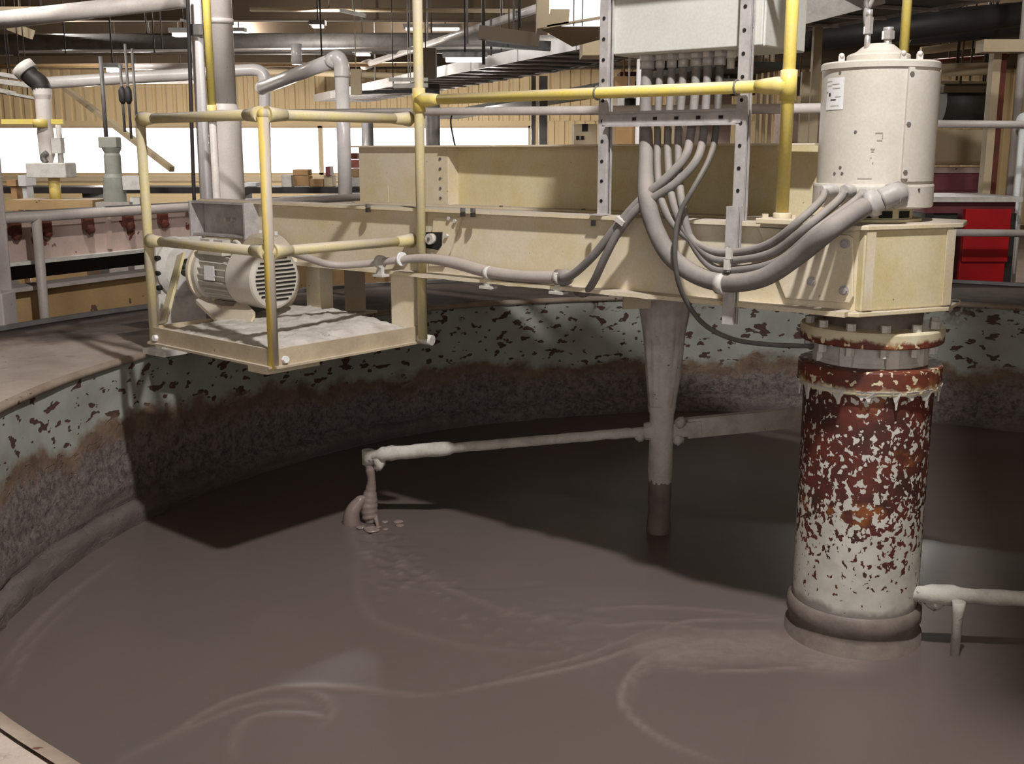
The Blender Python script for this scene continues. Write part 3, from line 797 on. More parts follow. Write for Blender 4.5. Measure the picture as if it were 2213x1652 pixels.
paths = {
 0: [onweb(1396, 300, -.05), onweb(1396, 380, .04), onweb(1400, 440, .12), onweb(1418, 500, .13), onweb(1450, 555, .13), onweb(1505, 595, .12), onweb(1570, 612, .135), onweb(1650, 600, .15), onweb(1725, 552, .17), onweb(1800, 492, .19), outw(oncyl(1870, 447, .285), .02), outw(oncyl(1893, 437, .285), .0)],
 1: [onweb(1421, 300, -.05), onweb(1422, 380, .04), onweb(1432, 440, .11), onweb(1460, 490, .12), onweb(1520, 535, .12), onweb(1580, 546, .125), onweb(1660, 528, .15), onweb(1730, 475, .16), outw(oncyl(1775, 432, .33), 0), outw(GL[0], .05), GL[0]],
 2: [onweb(1443, 300, -.05), onweb(1446, 380, .04), onweb(1455, 440, .11), onweb(1482, 500, .12), onweb(1530, 552, .12), onweb(1580, 562, .125), onweb(1670, 545, .15), onweb(1750, 485, .165), outw(oncyl(1808, 437, .33), 0), outw(GL[1], .05), GL[1]],
 3: [onweb(1466, 300, -.05), onweb(1468, 380, .04), onweb(1474, 440, .11), onweb(1492, 515, .12), onweb(1535, 575, .115), onweb(1585, 583, .12), onweb(1680, 565, .15), onweb(1765, 497, .17), outw(oncyl(1838, 443, .33), 0), outw(GL[2], .05), GL[2]],
 4: [onweb(1492, 295, -.04), onweb(1480, 340, .03), onweb(1440, 385, .08), onweb(1385, 432, .115), onweb(1335, 487, .13), onweb(1285, 550, .13), onweb(1240, 592, .11), onweb(1214, 602, .09)],
 5: [onweb(1519, 300, -.04), onweb(1503, 350, .04), onweb(1455, 400, .09), onweb(1380, 450, .13), onweb(1335, 505, .14), onweb(1308, 555, .14), onweb(1285, 605, .11), onweb(1264, 634, .04), onweb(1245, 628, -.06), onweb(1243, 610, -.10)],
 6: [onweb(1545, 300, -.04), onweb(1530, 350, .05), onweb(1500, 405, .13), onweb(1470, 460, .17), onweb(1459, 520, .18), onweb(1462, 590, .17), onweb(1480, 645, .12), onweb(1520, 700, .04), onweb(1580, 732, -.04), onweb(1650, 744, -.12), onweb(1730, 748, -.2), onweb(1800, 748, -.30)],
}
labels = ['thickest grey conduit, looping under the other hoses to the drive motor', 'grey conduit uppermost of the bundle bending along the beam to the motor',
 'grey conduit second from the top of the bundle bending to the motor', 'grey conduit just above the thickest one in the bundle to the motor',
 'grey conduit curving down and left onto the pipe along the beam bottom', 'grey conduit crossing down left and hooking under the cream beam', 'thin dark hose hanging down past the beam behind the rusty column']
names = ['conduit'] * 6 + ['hose']
for i in range(7):
    full = spline(top_run(i, paths[i]), 8); r = TOPR[i]
    rr = [r] * len(full)
    if i == 0: rr = [r if k < 16 else min(.036, r + (k - 16) * .0006) for k in range(len(full))]
    if i == 6: rr = [r * (1 - .45 * min(1, k / 45)) for k in range(len(full))]
    b = MB(); b.tube(full, rr, 16)
    o = b.build(names[i], M['conduit_dark'] if i == 6 else M['conduit'])
    tag(o, labels[i], 'conduit' if i < 6 else 'hose', 'conduits from the enclosure')
    p = full[0]
    b = MB(); b.cyl(p + UP * .012, p - UP * .012, r * 1.45, 6, False); b.cyl(p - UP * .012, p - UP * .045, r * 1.3, 16); b.build('top_fitting', M['galv'], o)
    if i < 4:
        g = full[-1]; d = (full[-1] - full[-6]).normalized(); R_ = rr[-1]
        if i: b = MB(); b.tube([g - d * .07, g - d * .045, g - d * .044, g - d * .01, g, g + d * .03], [R_ * 1.05, R_ * 1.25, R_ * 1.5, R_ * 1.55, R_ * 1.6, R_ * 1.4], 12); b.build('end_gland', M['gland'], o)
        else:
            e = oncyl(1928, 420, .227); ed = outw(e, .05)
            b = MB(); b.tube([g - d * .05, g - d * .03, g - d * .029, g + d * .005, g + d * .006, g + d * .03], [R_ * 1.0, R_ * 1.3, R_ * 1.45, R_ * 1.45, R_ * 1.15, R_ * 1.1], 14)
            b.tube(spline([g + d * .02, (g + d * .06 + ed) / 2 + UP * .005, ed, e], 5), R_ * 1.15, 14)
            b.tube([ed + (ed - e) * .15, ed - (ed - e) * .5], R_ * 1.4, 8, True, False); b.build('end_gland', M['gland'], o)
# spare nipple in the enclosure floor
p = onweb(1580, 118, -.14); p.z = EB
b = MB(); b.cyl(p, p - UP * .03, .02, 6, False); b.cyl(p - UP * .03, p - UP * .07, .015, 14); tag(b.build('conduit_plug', M['white_metal']), 'pale capped stub under the enclosure behind the front strut', 'fitting')
# clamps on the strut stub
def clamp(x, y, off, w, mat, label):
    q = onweb(x, y, off); t = thing('hose_clamp', q, label, 'clamp', 'conduit clamps')
    b = MB(); b.bar(q - U * .012, q + U * .012, .016, w); b.build('saddle', mat, t)
    b = MB(); b.hexbolt(q + UP * (w / 2) - U * .004, UP, .008, .01); b.hexbolt(q - UP * (w / 2) - U * .004, -UP, .007, .008); b.build('clamp_bolt', M['chrome'], t)
clamp(1576, 548, .155, .042, M['white_metal'], 'bright clamp on the strut stub, uppermost of its clamps')
clamp(1572, 572, .155, .040, M['white_metal'], 'bright clamp in the middle of the strut stub between two hoses')
q = onweb(1560, 614, .135); t = thing('hose_clamp', q, 'wide pale band clamp around the thickest conduit at the strut stub', 'clamp', 'conduit clamps')
d = (onweb(1600, 611, .14) - onweb(1530, 604, .125)).normalized()
b = MB(); b.tube([q - d * .018, q + d * .018], .0405, 18); b.build('band', M['white_metal'], t)
# bundle clamp where the two left conduits separate
q = onweb(1342, 478, .15); b = MB(); b.bar(q - UP * .012 - U * .02, q + UP * .012 + U * .02, .03, .02); tag(b.build('hose_clip', M['white_metal']), 'small white clip tying two grey conduits at the top of the beam', 'clip')
# pipe along the beam bottom
full = spline([onweb(1212, 600, .07), onweb(1130, 598, .07), onweb(1055, 588, .07), onweb(980, 568, .07), onweb(920, 559, .09), onweb(860, 562, .13), onweb(780, 571, .20), onweb(715, 572, .30), onweb(660, 556, .42), onweb(625, 545, .52)], 8)
b = MB(); b.tube(full, [.028] * 24 + [max(.018, .028 - (k - 24) * .0006) for k in range(24, len(full))], 18)
bp = b.build('conduit', M['pipe_grey']); tag(bp, 'thick grey conduit pipe running along the bottom of the cream beam to the pump motor', 'conduit')
d = (full[1] - full[0]).normalized()
b = MB(); b.tube([full[0] - d * .05, full[0] - d * .03, full[0] + d * .02], [.026, .036, .036], 14); b.blob(full[0] - d * .03, .034, 8); b.build('tee_fitting', M['conduit'], bp)
for x, y, off, lab in ((1055, 590, .07, 'beam clamp under the bottom pipe between post and struts'), (1207, 600, .075, 'beam clamp at the tee end of the bottom pipe'), (822, 566, .165, 'beam clamp on the bottom pipe beside the platform hanger')):
    q = onweb(x, y, off); t = thing('beam_clamp', q, 'pale metal ' + lab, 'clamp', 'beam clamps')
    b = MB(); b.tube([q - U * .014, q + U * .014], .032, 16); b.build('strap', M['white_metal'], t)
    b = MB(); b.box(q - UP * .045, (.03, .02, .035), RB); b.box(q - UP * .066, (.07, .05, .012), RB); b.build('clamp_foot', M['white_metal'], t)
    MB().hexbolt(q - UP * .045 + U * .022, -UP, .007, .03).build('clamp_bolt', M['chrome'], t)
# stay ring at post
b = MB(); q = onweb(868, 560, .125); b.tube([q - U * .006 + UP * .0, q + U * .006], .034, 16); tag(b.build('hose_band', M['paper']), 'white band round the bottom conduit close to the hanger plate', 'band')
# cables above the motor cap
p0 = atY(1874, 45, O.y - .03)
for k, (x1, lab) in enumerate(((1884, 'grey cable bowing up from the left gland on the motor cap'), (1874, 'darker cable rising behind the bowed one on the motor cap'))):
    a = p0 + Vector((.006 * k, .02 * k, -.02)); q = atY(x1, 0, O.y); 
    b = MB(); b.tube(spline([a, atY(1872 + 3 * k, 25, O.y - .02), q, atY(1898 + 3 * k, -60, O.y)], 6), .011, 12)
    tag(b.build('cable', M['conduit' if k == 0 else 'conduit_dark']), lab, 'cable', 'motor cables')

# ------------------------------------------------------------------ service platform with cage rails
PF = Vector((-1.05, 4.80, 0)); PL = Vector((-1.80, 5.47, 0)); PRt = Vector((-.455, 5.50, 0)); PB = PL + PRt - PF
DK = .775
pf = thing('service_platform', (PF.x, PF.y, DK), 'dusty square service platform with yellow pipe cage hung from the bridge', 'platform')
b = MB(); b.prism([PF[:2], PRt[:2], PB[:2], PL[:2]], DK + .05, DK + .066); b.build('deck', M['toe'], pf)
for p, q, nm in ((PF, PRt, 'front'), (PF, PL, 'side'), (PL, PB, 'end')):
    b = MB(); b.bar(z3(p, DK + .042), z3(q, DK + .042), .012, .075); b.bar(z3(p, DK), z3(q, DK), .05, .010); b.build('toe_plate', M['toe'], pf)
d1 = (PRt - PF).normalized(); d2 = (PL - PF).normalized()
for k in range(7):
    b = MB(); p = PF + d2 * (.08 + k * .13); b.bar(z3(p, DK + .067), z3(p + d1 * .93, DK + .067), .012, .008); b.build('grating_bar', M['crust'], pf)
b = MB(); b.bar(z3(PF + d2 * .12 - d1 * .0, DK - .02), z3(PF + d2 * .12 + d1 * .3, DK - .02), .14, .04); b.build('under_bracket', M['cream'], pf)
TRZ, MRZ = 1.86, 1.28
def corner(b, p, z, r=.03): b.blob(z3(p, z), r, 8)
iF = PF + (d1 + d2) * .012; iL = PL + (d1 - d2) * .012; iR = PRt + (d2 - d1) * .02
for p, m, nm in ((iF, 'cage', 'corner'), (iL, 'cage', 'corner')):
    b = MB(); b.tube([z3(p, DK - .01), z3(p, TRZ)], PR, 18); b.blob(z3(p, TRZ), .0265, 10); b.build('post', M['halfyellow'] if p is iF else M['cage'], pf)
b = MB(); b.tube([z3(iF, TRZ), z3(iR, TRZ)], PR, 18); b.build('top_rail', M['cage'], pf)
b = MB(); b.tube([z3(iF, TRZ), z3(iL, TRZ)], PR, 18); b.build('top_rail', M['cage'], pf)
b = MB(); b.tube([z3(iF, MRZ), z3(iR, MRZ)], PR, 18); b.build('middle_rail', M['cage'], pf)
b = MB(); b.tube([z3(iF, MRZ), z3(iL, MRZ)], PR, 18); b.build('middle_rail', M['cage'], pf)
for p, dd in ((iF, (d1, d2)), (iL, (-d2,)), (iR, (-d1,))):
    for z in (TRZ, MRZ):
        for d in dd:
            b = MB(); b.tube([z3(p + d * .02, z), z3(p + d * .05, z), z3(p + d * .12, z)], [.036, .031, .025], 16); b.build('weld_fillet', M['cage'], pf)
for p in (iF - d1 * .0, iL):
    q = p + d1 * .045 - d2 * .02 if p is not iL else p + d2 * -.05 - d1 * .02
    MB().hexbolt(z3(q, DK + .03), -d2 if p is not iL else -d1, .016, .016).build('post_bolt', M['paper'], pf)
b = MB(); b.tube([z3(iR, DK + .02), z3(iR - d2 * .10 + d1 * .02, DK + .012)], .026, 14); b.build('pipe_stub', M['white_metal'], pf)
# hanger plates and brace
def hanger(xa, xb, ytop, ybot, off, name):
    b = MB(); a = onweb(xa, ytop, off); c = onweb(xb, ytop, off); zt = BB + .01; zb = DK + .06
    b.bar(z3((a + c) / 2, zt), z3((a + c) / 2, zb), (a - c).length, .012, up=W)
    b.bar(z3(c, zt) - W * -.04, z3(c, zb) - W * -.04, .012, .09, up=W); return b.build(name, M['cream'], pf)
hanger(846, 893, 580, 700, .02, 'hanger'); hanger(662, 690, 575, 680, -.02, 'hanger')
b = MB(); a = atY(392, 550, 5.75); c = atY(352, 700, 5.52); b.bar(a, c, .06, .014, up=W); b.build('brace', M['cage'], pf)
# heap of dried slurry on the deck
b = MB(); n = 46; vs = []; fs = []
for i in range(n + 1):
    for j in range(n + 1):
        s, t = i / n, j / n
        p = PF + d1 * (.95 * (.04 + .9 * s)) + d2 * (1.0 * (.03 + .90 * t))
        e = min(s, 1 - s, t, 1 - t)
        h = .03 * min(1, e / .10) + .055 * max(0, min(1, (s - .25) * 1.5)) * max(0, min(1, t * 2)) * min(1, e / .1) * (.55 + .9 * abs(mn.noise(Vector((s * 3, t * 3, 2))))) + .010 * mn.noise(Vector((s * 16, t * 16, 0))) * min(1, e / .06) + .006 * mn.noise(Vector((s * 40, t * 40, 0)))
        vs.append(z3(p, DK + .058 + max(-.001, h)))
for i in range(n):
    for j in range(n): fs.append((i * (n + 1) + j, (i + 1) * (n + 1) + j, (i + 1) * (n + 1) + j + 1, i * (n + 1) + j + 1))
b.add(vs, fs, True); hp = b.build('dried_slurry', M['crust'])
tag(hp, 'crumbly grey heap of dried slurry lying on the platform deck', 'dried slurry', kind='stuff')

# ------------------------------------------------------------------ horizontal electric motor
mc = Vector((-1.20, 5.62, 1.075)); MX = (U * 1.0 + Vector((0, 0, .012))).normalized()
em = thing('electric_motor', mc, 'cream finned horizontal electric motor lying behind the platform cage', 'motor')
side = Vector((-W.x, -W.y, 0))
b = MB(); b.lathe([(0.001, -.005), (.138, -.005), (.150, 0), (.156, .01), (.158, .20), (.150, .215), (.10, .22)], mc, MX, n=56); cw = b.build('fan_cowl', M['cream_plain'], em)
for k in range(11):
    zz = -.105 + k * .021; hw = math.sqrt(max(.0, .128 ** 2 - zz ** 2)); c = mc - MX * .007 + UP * zz
    b = MB(); b.bar(c - side * hw, c + side * hw, .004, .009); b.build('cowl_slot', M['dark_hole'], cw)
b = MB(); b.lathe([(.10, .20), (.128, .21), (.128, .46), (.10, .47)], mc, MX, n=48); fb = b.build('body', M['cream_plain'], em)
for k in range(26):
    a = 2 * PI * k / 26; e1 = MX.cross(UP).normalized(); e2 = e1.cross(MX); r0 = e1 * math.cos(a) + e2 * math.sin(a); c = mc + r0 * .137
    b = MB(); b.bar(c + MX * .225, c + MX * .45, .006, .024, up=r0); b.build('fin', M['cream_plain'], fb)
b = MB(); b.lathe([(.10, .45), (.150, .455), (.156, .47), (.154, .50), (.13, .53), (.115, .57), (.05, .58)], mc, MX, n=48); b.build('end_bell', M['cream_plain'], em)
b = MB(); b.lathe([(.14, .50), (.168, .505), (.168, .525), (.10, .53)], mc, MX, n=48); b.build('flange', M['cream'], em)
for k in range(8):
    a = 2 * PI * k / 8 + .3; r0 = e1 * math.cos(a) + e2 * math.sin(a); MB().hexbolt(mc + r0 * .135 + MX * .545, MX, .012, .012).build('flange_bolt', M['dark'], em)
b = MB(); b.cyl(mc + MX * .56, mc + MX * .80, .024, 18); b.build('shaft', M['chrome'], em)
npc = mc + MX * .345 + side * .148 + UP * .015
b = MB(); b.bar(npc - MX * .042, npc + MX * .042, .004, .075, up=UP); np_ = b.build('nameplate', M['paper'], em); np_['label'] = 'bright blank metal nameplate'
b = MB(); b.box(mc + MX * .345 + side * .085 + UP * .135, (.21, .11, .06), Matrix((MX, W, UP)).transposed()); tb = b.build('terminal_box', M['cream_plain'], em, bevel=.005)
for s in (.29, .40):
    b = MB(); b.box(mc + MX * s + side * .10 + UP * .172, (.075, .05, .028), Matrix((MX, W, UP)).transposed()); b.build('box_lid', M['white_metal'], tb)
b = MB(); b.tube(spline([mc + MX * .205 + side * .075 + UP * .14, mc + MX * .20 + side * .09 + UP * .178, mc + MX * .17 + side * .09 + UP * .178, mc + MX * .15 + side * .075 + UP * .14], 5), .010, 10); b.build('lifting_eye', M['white_metal'], em)
b = MB(); b.plate([mc + MX * .22 + side * .05 - UP * .13, mc + MX * .50 + side * .05 - UP * .13, mc + MX * .50 + side * .13 - UP * .16, mc + MX * .12 + side * .20 - UP * .29, mc + MX * .02 + side * .20 - UP * .29, mc + MX * .02 + side * .12 - UP * .18], UP, .02)
b.box(mc + MX * .14 + side * .20 - UP * .255, (.06, .04, .05), Matrix((MX, W, UP)).transposed()); b.build('foot_bracket', M['cream'], em)
b = MB(); b.bar(mc + MX * .30 - UP * .13, mc + MX * .30 - UP * .26, .20, .16, up=MX); b.build('pedestal', M['crust_dark'], em)

# bearing bracket at the shaft end
bc = mc + MX * .82
bk = thing('bearing_bracket', z3(bc, RIM_Z), 'white scabby bearing bracket with slotted holes at the motor shaft end', 'bracket')
b = MB(); b.lathe([(.05, -.07), (.13, -.06), (.165, -.03), (.165, .05), (.12, .06), (.05, .06)], bc, MX, n=40); hb = b.build('bearing_housing', M['white_metal'], bk)
for z in (-.02, .06, -.1):
    b = MB(); c = bc - MX * .03 + side * .162 + UP * z; b.tube([c - side * .02, c + side * .004], .014, 10); b.build('bracket_hole', M['dark_hole'], hb)
b = MB(); b.bar(bc + UP * .16 + MX * .02, z3(bc, RIM_Z + .01) + MX * .02, .30, .06, up=MX); b.build('upright_plate', M['white_metal'], bk)
b = MB(); b.bar(z3(bc, RIM_Z + .02) - side * .2, z3(bc, RIM_Z + .02) + side * .2, .2, .03); b.build('foot', M['white_metal'], bk)
# rounded belt guard behind the motor, below the beam
gd = mc + MX * .40 - side * .28 - UP * .025
b = MB(); b.lathe([(0.001, -.05), (.20, -.05), (.22, -.03), (.22, .05), (.20, .07), (.001, .07)], gd, side, n=44); b.bar(gd - UP * .05, z3(gd, DK - .16), .16, .08, up=side)
bg = b.build('belt_guard', M['cream']); tag(bg, 'rounded cream belt guard half hidden behind the horizontal motor', 'guard')
for s in (-.07, .06): MB().hexbolt(gd + UP * .212 + MX * s, UP, .016, .02).build('guard_bolt', M['white_metal'], bg)
# ------------------------------------------------------------------ things standing in or over the slurry
dc = Vector((.79, 5.70, 0))
dn = thing('drain_leg', (dc.x, dc.y, -.3), 'slurry-encrusted tapering drain leg hanging below the bridge into the tank', 'pipe')
def enc_(r, h, a):
    p = Vector((math.cos(a) * 1.4, math.sin(a) * 1.4, h * 1.1)); q = Vector((math.cos(a) * 4, math.sin(a) * 4, h * 6))
    return r * (1 + .07 * mn.noise(p * 2.2) + .05 * mn.noise(q) + .06 * mn.noise(Vector((math.cos(a) * 5, math.sin(a) * 5, h * 2.2))))
b = MB(); b.lathe([(.10, 1.16), (.15, 1.13), (.152, 1.0), (.128, .92)] + [(.126 - .06 * k / 20, .90 - .54 * k / 20) for k in range(21)], dc, n=64, fn=enc_, sharp=False)
b.build('encrusted_cone', M['crust'], dn)
b = MB(); b.lathe([(.075, .40), (.064, .36), (.062, .25), (.064, .05), (.060, -.02)], dc, n=40, fn=lambda r, h, a: r * (1 + .05 * mn.noise(Vector((math.cos(a) * 3, math.sin(a) * 3, h * 6)))), sharp=False); b.build('drain_pipe', M['crust'], dn)
b = MB(); b.lathe([(.060, .0), (.062, -.1), (.058, -.2), (.066, -.26), (.064, -.7)], dc, n=36, sharp=False); b.build('wet_end', M['crust_dark'], dn)
b = MB(); q = dc - Vector((.07, .11, 0)); b.bar(z3(q + Vector((-.09, -.02, 0)), 1.16), z3(q + Vector((-.09, -.02, 0)), .93), .15, .014, up=Vector((.3, -1, 0))); b.build('fixing_plate', M['cream'], dn)
b = MB(); b.bar(z3(dc, 1.13), z3(dc, 1.17), .34, .34, up=Vector((0, 1, 0))); b.build('top_flange', M['cream'], dn)
# long slurry feed pipe and the flat arm
p0 = Vector((.79, 5.70, .265)); p1 = Vector((-.785, 5.85, .085))
fp_ = thing('feed_pipe', p0, 'long pale slurry-coated pipe sloping out over the slurry with liquid pouring from its end', 'pipe')
d = (p1 - p0).normalized(); n = 60
pts = [p0 + (p1 - p0) * (k / n) + Vector((0, 0, .004 * mn.noise(Vector((k * .3, 0, 0))) )) for k in range(n + 1)]
b = MB(); b.tube(pts, [.027 + .004 * mn.noise(Vector((k * .5, 3, 0))) + (.012 if 42 < k < 58 else 0) + (.006 * mn.noise(Vector((k * 1.1, 9, 0))) if k > 40 else 0) for k in range(n + 1)], 16); b.build('pipe', M['crust'], fp_)
b = MB(); b.tube([p0 - d * .01, p0 + d * .05, p0 + d * .09], [.03, .05, .045], 10, True, False); b.blob(p0 + d * .11 - UP * .02, .032, 8, jit=.3); b.build('collar', M['crust'], fp_)
b = MB(); b.cyl(p1 + UP * .03, p1 - UP * .05, .034, 14); b.blob(p1 - d * .06 - UP * .045, .03, 8, (1.2, 1, 1.5), .4, 3); b.build('elbow', M['crust'], fp_)
a0_ = Vector((.84, 5.72, .262)); a1_ = Vector((1.95, 6.0, .30))
am = thing('stay_arm', a0_, 'flat pale slurry-coated arm bridging from the drain leg to behind the rusty column', 'arm')
b = MB(); b.bar(a0_ + (a1_ - a0_) * .08, a1_, .05, .105); b.build('flat_bar', M['crust'], am)
b = MB(); b.bar(a0_, a0_ + (a1_ - a0_) * .14, .07, .075); b.blob(a0_ + Vector((.05, -.02, .045)), .03, 8, jit=.4); b.blob(a0_ + Vector((.04, -.02, -.05)), .03, 8, jit=.4, seed=2); b.build('clamp_end', M['crust'], am)
b = MB(); b.bar(a0_ + (a1_ - a0_) * .08 - W * .0265, a1_ - W * .0265, .004, .004); b.build('seam', M['crust_dark'], am)
# slurry pouring from the pipe end
jt = thing('pouring_slurry', z3(p1, SLURRY_Z), 'wet grey slurry pouring and splashing from the end of the long pipe', 'slurry stream')
tp = p1 - UP * .04
prof = [(0, .020), (.05, .024), (.10, .022), (.15, .03), (.20, .042), (.25, .05), (.30, .045), (.34, .028)]
b = MB(); pts = [tp - UP * h * 1.02 + Vector((.012 * math.sin(h * 18) + .03 * h, -.01 * math.cos(h * 14), 0)) for h, r in prof]
sp_ = spline(pts, 5); rr = np.interp(np.linspace(0, 7, len(sp_)), range(8), [r for h, r in prof])
b.tube(sp_, [float(r) * (1 + .25 * mn.noise(Vector((k * .6, 1, 0)))) for k, r in enumerate(rr)], 14); b.build('stream', M['wet'], jt)
base = z3(p1, SLURRY_Z)
b = MB(); b.tube(spline([base + Vector((-.10, -.02, -.01)), base + Vector((-.09, -.03, .07)), base + Vector((-.05, -.02, .13)), base + Vector((-.02, -.01, .15))], 5), [.05, .05, .048, .046, .044, .042, .04, .038, .035, .032, .03, .028, .024, .02, .016, .01], 12); b.build('splash_lobe', M['wet'], jt)
b = MB(); b.tube(spline([sp_[-1] + Vector((.01, 0, .03)), base + Vector((.035, -.02, .03)), base + Vector((.06, -.10, -.01))], 5), [.03, .026, .022, .018, .016, .014, .012, .010, .008, .006, .004], 10); b.build('splash_tail', M['wet'], jt)
for k in range(9):
    a = random.uniform(-2.6, .2); r = random.uniform(.06, .20)
    b = MB(); b.blob(base + Vector((r * math.cos(a), r * math.sin(a), .004)), random.uniform(.012, .03), 7, (1.4, 1.4, .35), .3, k); b.build('splash_drop', M['wet'], jt)
# low spray pipe on the far side of the column
g0 = Vector((1.60, 4.29, -.07)); g1 = Vector((2.75, 4.16, -.075))
sp2 = thing('spray_pipe', g0, 'pale crusty pipe sticking out from the rusty column just above the slurry', 'pipe')
n = 40; pts = [g0 + (g1 - g0) * (k / n) for k in range(n + 1)]
b = MB(); b.tube(pts, [.032 + .007 * mn.noise(Vector((k * .55, 2, 0))) + (.012 if 3 < k < 8 else 0) for k in range(n + 1)], 14); b.build('pipe', M['crust'], sp2)
b = MB(); b.blob(g0 + Vector((.14, -.01, -.03)), .034, 8, (1.3, 1, 1), .5); b.build('crust_lump', M['crust'], sp2)
b = MB(); q = Vector((1.80, 4.2, 0)); b.tube([z3(q, -.07), z3(q, -.12), z3(q, -.34)], [.026, .021, .017], 12); b.build('drip_leg', M['crust'], sp2)
# ------------------------------------------------------------------ building shell
WY = 27.0; CZ = 4.75; HZ = 6.2
def Xat(x, Y, y=331): return atY(x, y, Y).x
def Zat(y, Y): return atY(1106, y, Y).z
WZ0, WZ1 = Zat(378, WY), Zat(272, WY)            # window band
edges = [-60, 104, 300, 497, 693, 790, 935, 1146]
ex = [Xat(x, WY) for x in edges]
RX0, RX1 = -16.0, 13.0
b = MB()
b.box_ab((RX0, WY, 0), (RX1, WY + .2, WZ0)); b.box_ab((RX0, WY, WZ1), (RX1, WY + .2, CZ))
b.box_ab((RX0, WY, WZ0), (ex[0], WY + .2, WZ1)); b.box_ab((ex[-1], WY, WZ0), (RX1, WY + .2, WZ1))
struct(b.build('wall_back', M['cladding']))
def ribs(x0, x1, z0, z1, y, pitch=.24, depth=.05):
    """ribbed cladding sheet: one folded mesh"""
    b = MB(); n = int((x1 - x0) / pitch); vs = []; 
    for i in range(n):
        x = x0 + i * pitch
        for dx, dy in ((0, 0), (pitch * .30, 0), (pitch * .38, -depth), (pitch * .92, -depth), (pitch, 0)): vs += [(x + dx, y + dy, z0), (x + dx, y + dy, z1)]
    b.add(vs, [(2 * i, 2 * i + 2, 2 * i + 3, 2 * i + 1) for i in range(len(vs) // 2 - 1)]); return b
struct(ribs(RX0 + .1, RX1 - .1, WZ1 + .12, CZ - .02, WY - .005).build('trim_1', M['cladding']))
struct(ribs(ex[-1] + .1, RX1 - .1, .05, WZ1 + .1, WY - .005).build('trim_2', M['cladding']))
g = N('window_glass'); tr = g.n('ShaderNodeBsdfTransparent'); gl = g.n('ShaderNodeBsdfGlossy'); gl.inputs['Roughness'].default_value = .05
mx = g.n('ShaderNodeMixShader'); mx.inputs[0].default_value = .06; g.l(tr.outputs[0], mx.inputs[1]); g.l(gl.outputs[0], mx.inputs[2])
g.l(mx.outputs[0], g.t.nodes['Material Output'].inputs['Surface']); M['glass'] = g.m
for i in range(len(ex) - 1):
    a, c = ex[i], ex[i + 1]
    b = MB(); t = .05
    b.box_ab((a, WY + .02, WZ0), (a + t, WY + .12, WZ1)); b.box_ab((c - t, WY + .02, WZ0), (c, WY + .12, WZ1))
    b.box_ab((a, WY + .02, WZ0), (c, WY + .12, WZ0 + t)); b.box_ab((a, WY + .02, WZ1 - t), (c, WY + .12, WZ1))
    w_ = struct(b.build('window_%d' % (i + 1), M['rack_cream']))
    b = MB(); b.box_ab((a + t, WY + .06, WZ0 + t), (c - t, WY + .07, WZ1 - t)); b.build('pane', M['glass'], w_)
b = MB(); b.box_ab((RX0, WY - .10, WZ0 - .16), (ex[-1] + .2, WY + .0, WZ0 - .02)); struct(b.build('trim_3', M['rack_cream']))
b = MB(); b.box_ab((RX0 - .2, -5, 0), (RX0, WY + .2, HZ)); struct(b.build('wall_left', M['cladding']))
b = MB(); b.box_ab((RX1, -5, 0), (RX1 + .2, WY + .2, HZ)); struct(b.build('wall_right', M['cladding']))
DX0, DX1, DZ1 = -4.5, 2.5, 4.2                     # roller door opening behind the viewer lets daylight in
b = MB(); b.box_ab((RX0, -5.2, 0), (DX0, -5, HZ)); b.box_ab((DX1, -5.2, 0), (RX1, -5, HZ)); b.box_ab((DX0, -5.2, DZ1), (DX1, -5, HZ)); struct(b.build('wall_front', M['cladding']))
b = MB(); b.box_ab((RX0 - 30, -60, -.3), (RX1 + 30, -5.2, -.02)); struct(b.build('ground_outside', M['floor']))
b = MB(); b.box_ab((RX0 - .2, 8.5, CZ), (RX1 + .2, WY + .2, CZ + .15)); b.box_ab((RX0 - .2, -5.2, HZ), (RX1 + .2, 8.6, HZ + .15)); b.box_ab((RX0, 8.45, CZ), (RX1, 8.6, HZ)); struct(b.build('ceiling', M['brown']))
b = MB(); b.box_ab((RX0 - 30, WY + .3, -.3), (RX1 + 30, WY + 60, -.1)); struct(b.build('ground_outside', worn('pale_ground', (200, 196, 190), (190, 186, 180), .3)))
# roof beams across the hall
for k, (Y, z0, dep) in enumerate(((9.0, 4.25, .5), (13.2, 4.15, .6), (16.6, 3.95, .8), (19.6, 3.9, .85), (22.6, 3.8, .95), (25.6, 3.55, 1.2))):
    b = MB(); b.box_ab((RX0, Y - .006, z0), (RX1, Y + .006, CZ)); b.box_ab((RX0, Y - .11, z0 - .02), (RX1, Y + .11, z0)); b.box_ab((RX0, Y - .11, CZ - .02), (RX1, Y + .11, CZ)); struct(b.build('roof_beam', M['brown']))
for k in range(9):
    x = RX0 + 1.8 + k * 3.1; b = MB(); b.box_ab((x - .05, 5, CZ - .2), (x + .05, WY, CZ - .01)); struct(b.build('roof_purlin', M['brown']))

b = MB(); b.prism([(.99, 2.56), (1.11, 2.98), (1.36, 3.70), (2.7, 3.70), (2.7, 2.4)], 3.70, 4.0); b.box_ab((1.7, 2.9, 4.0), (2.3, 3.4, HZ)); struct(b.build('lamp_blocker', M['steel_grey']))  # added unseen block, keeps lamp light off the slurry right of the column

def pipe(name, pts, r, mat, label, cat='pipe', group=None, n=16, smooth_path=False, clips=()):
    P = spline(pts, 8) if smooth_path else [Vector(p) for p in pts]
    b = MB(); b.tube(P, r, n); o = b.build(name, M[mat]); return tag(o, label, cat, group)
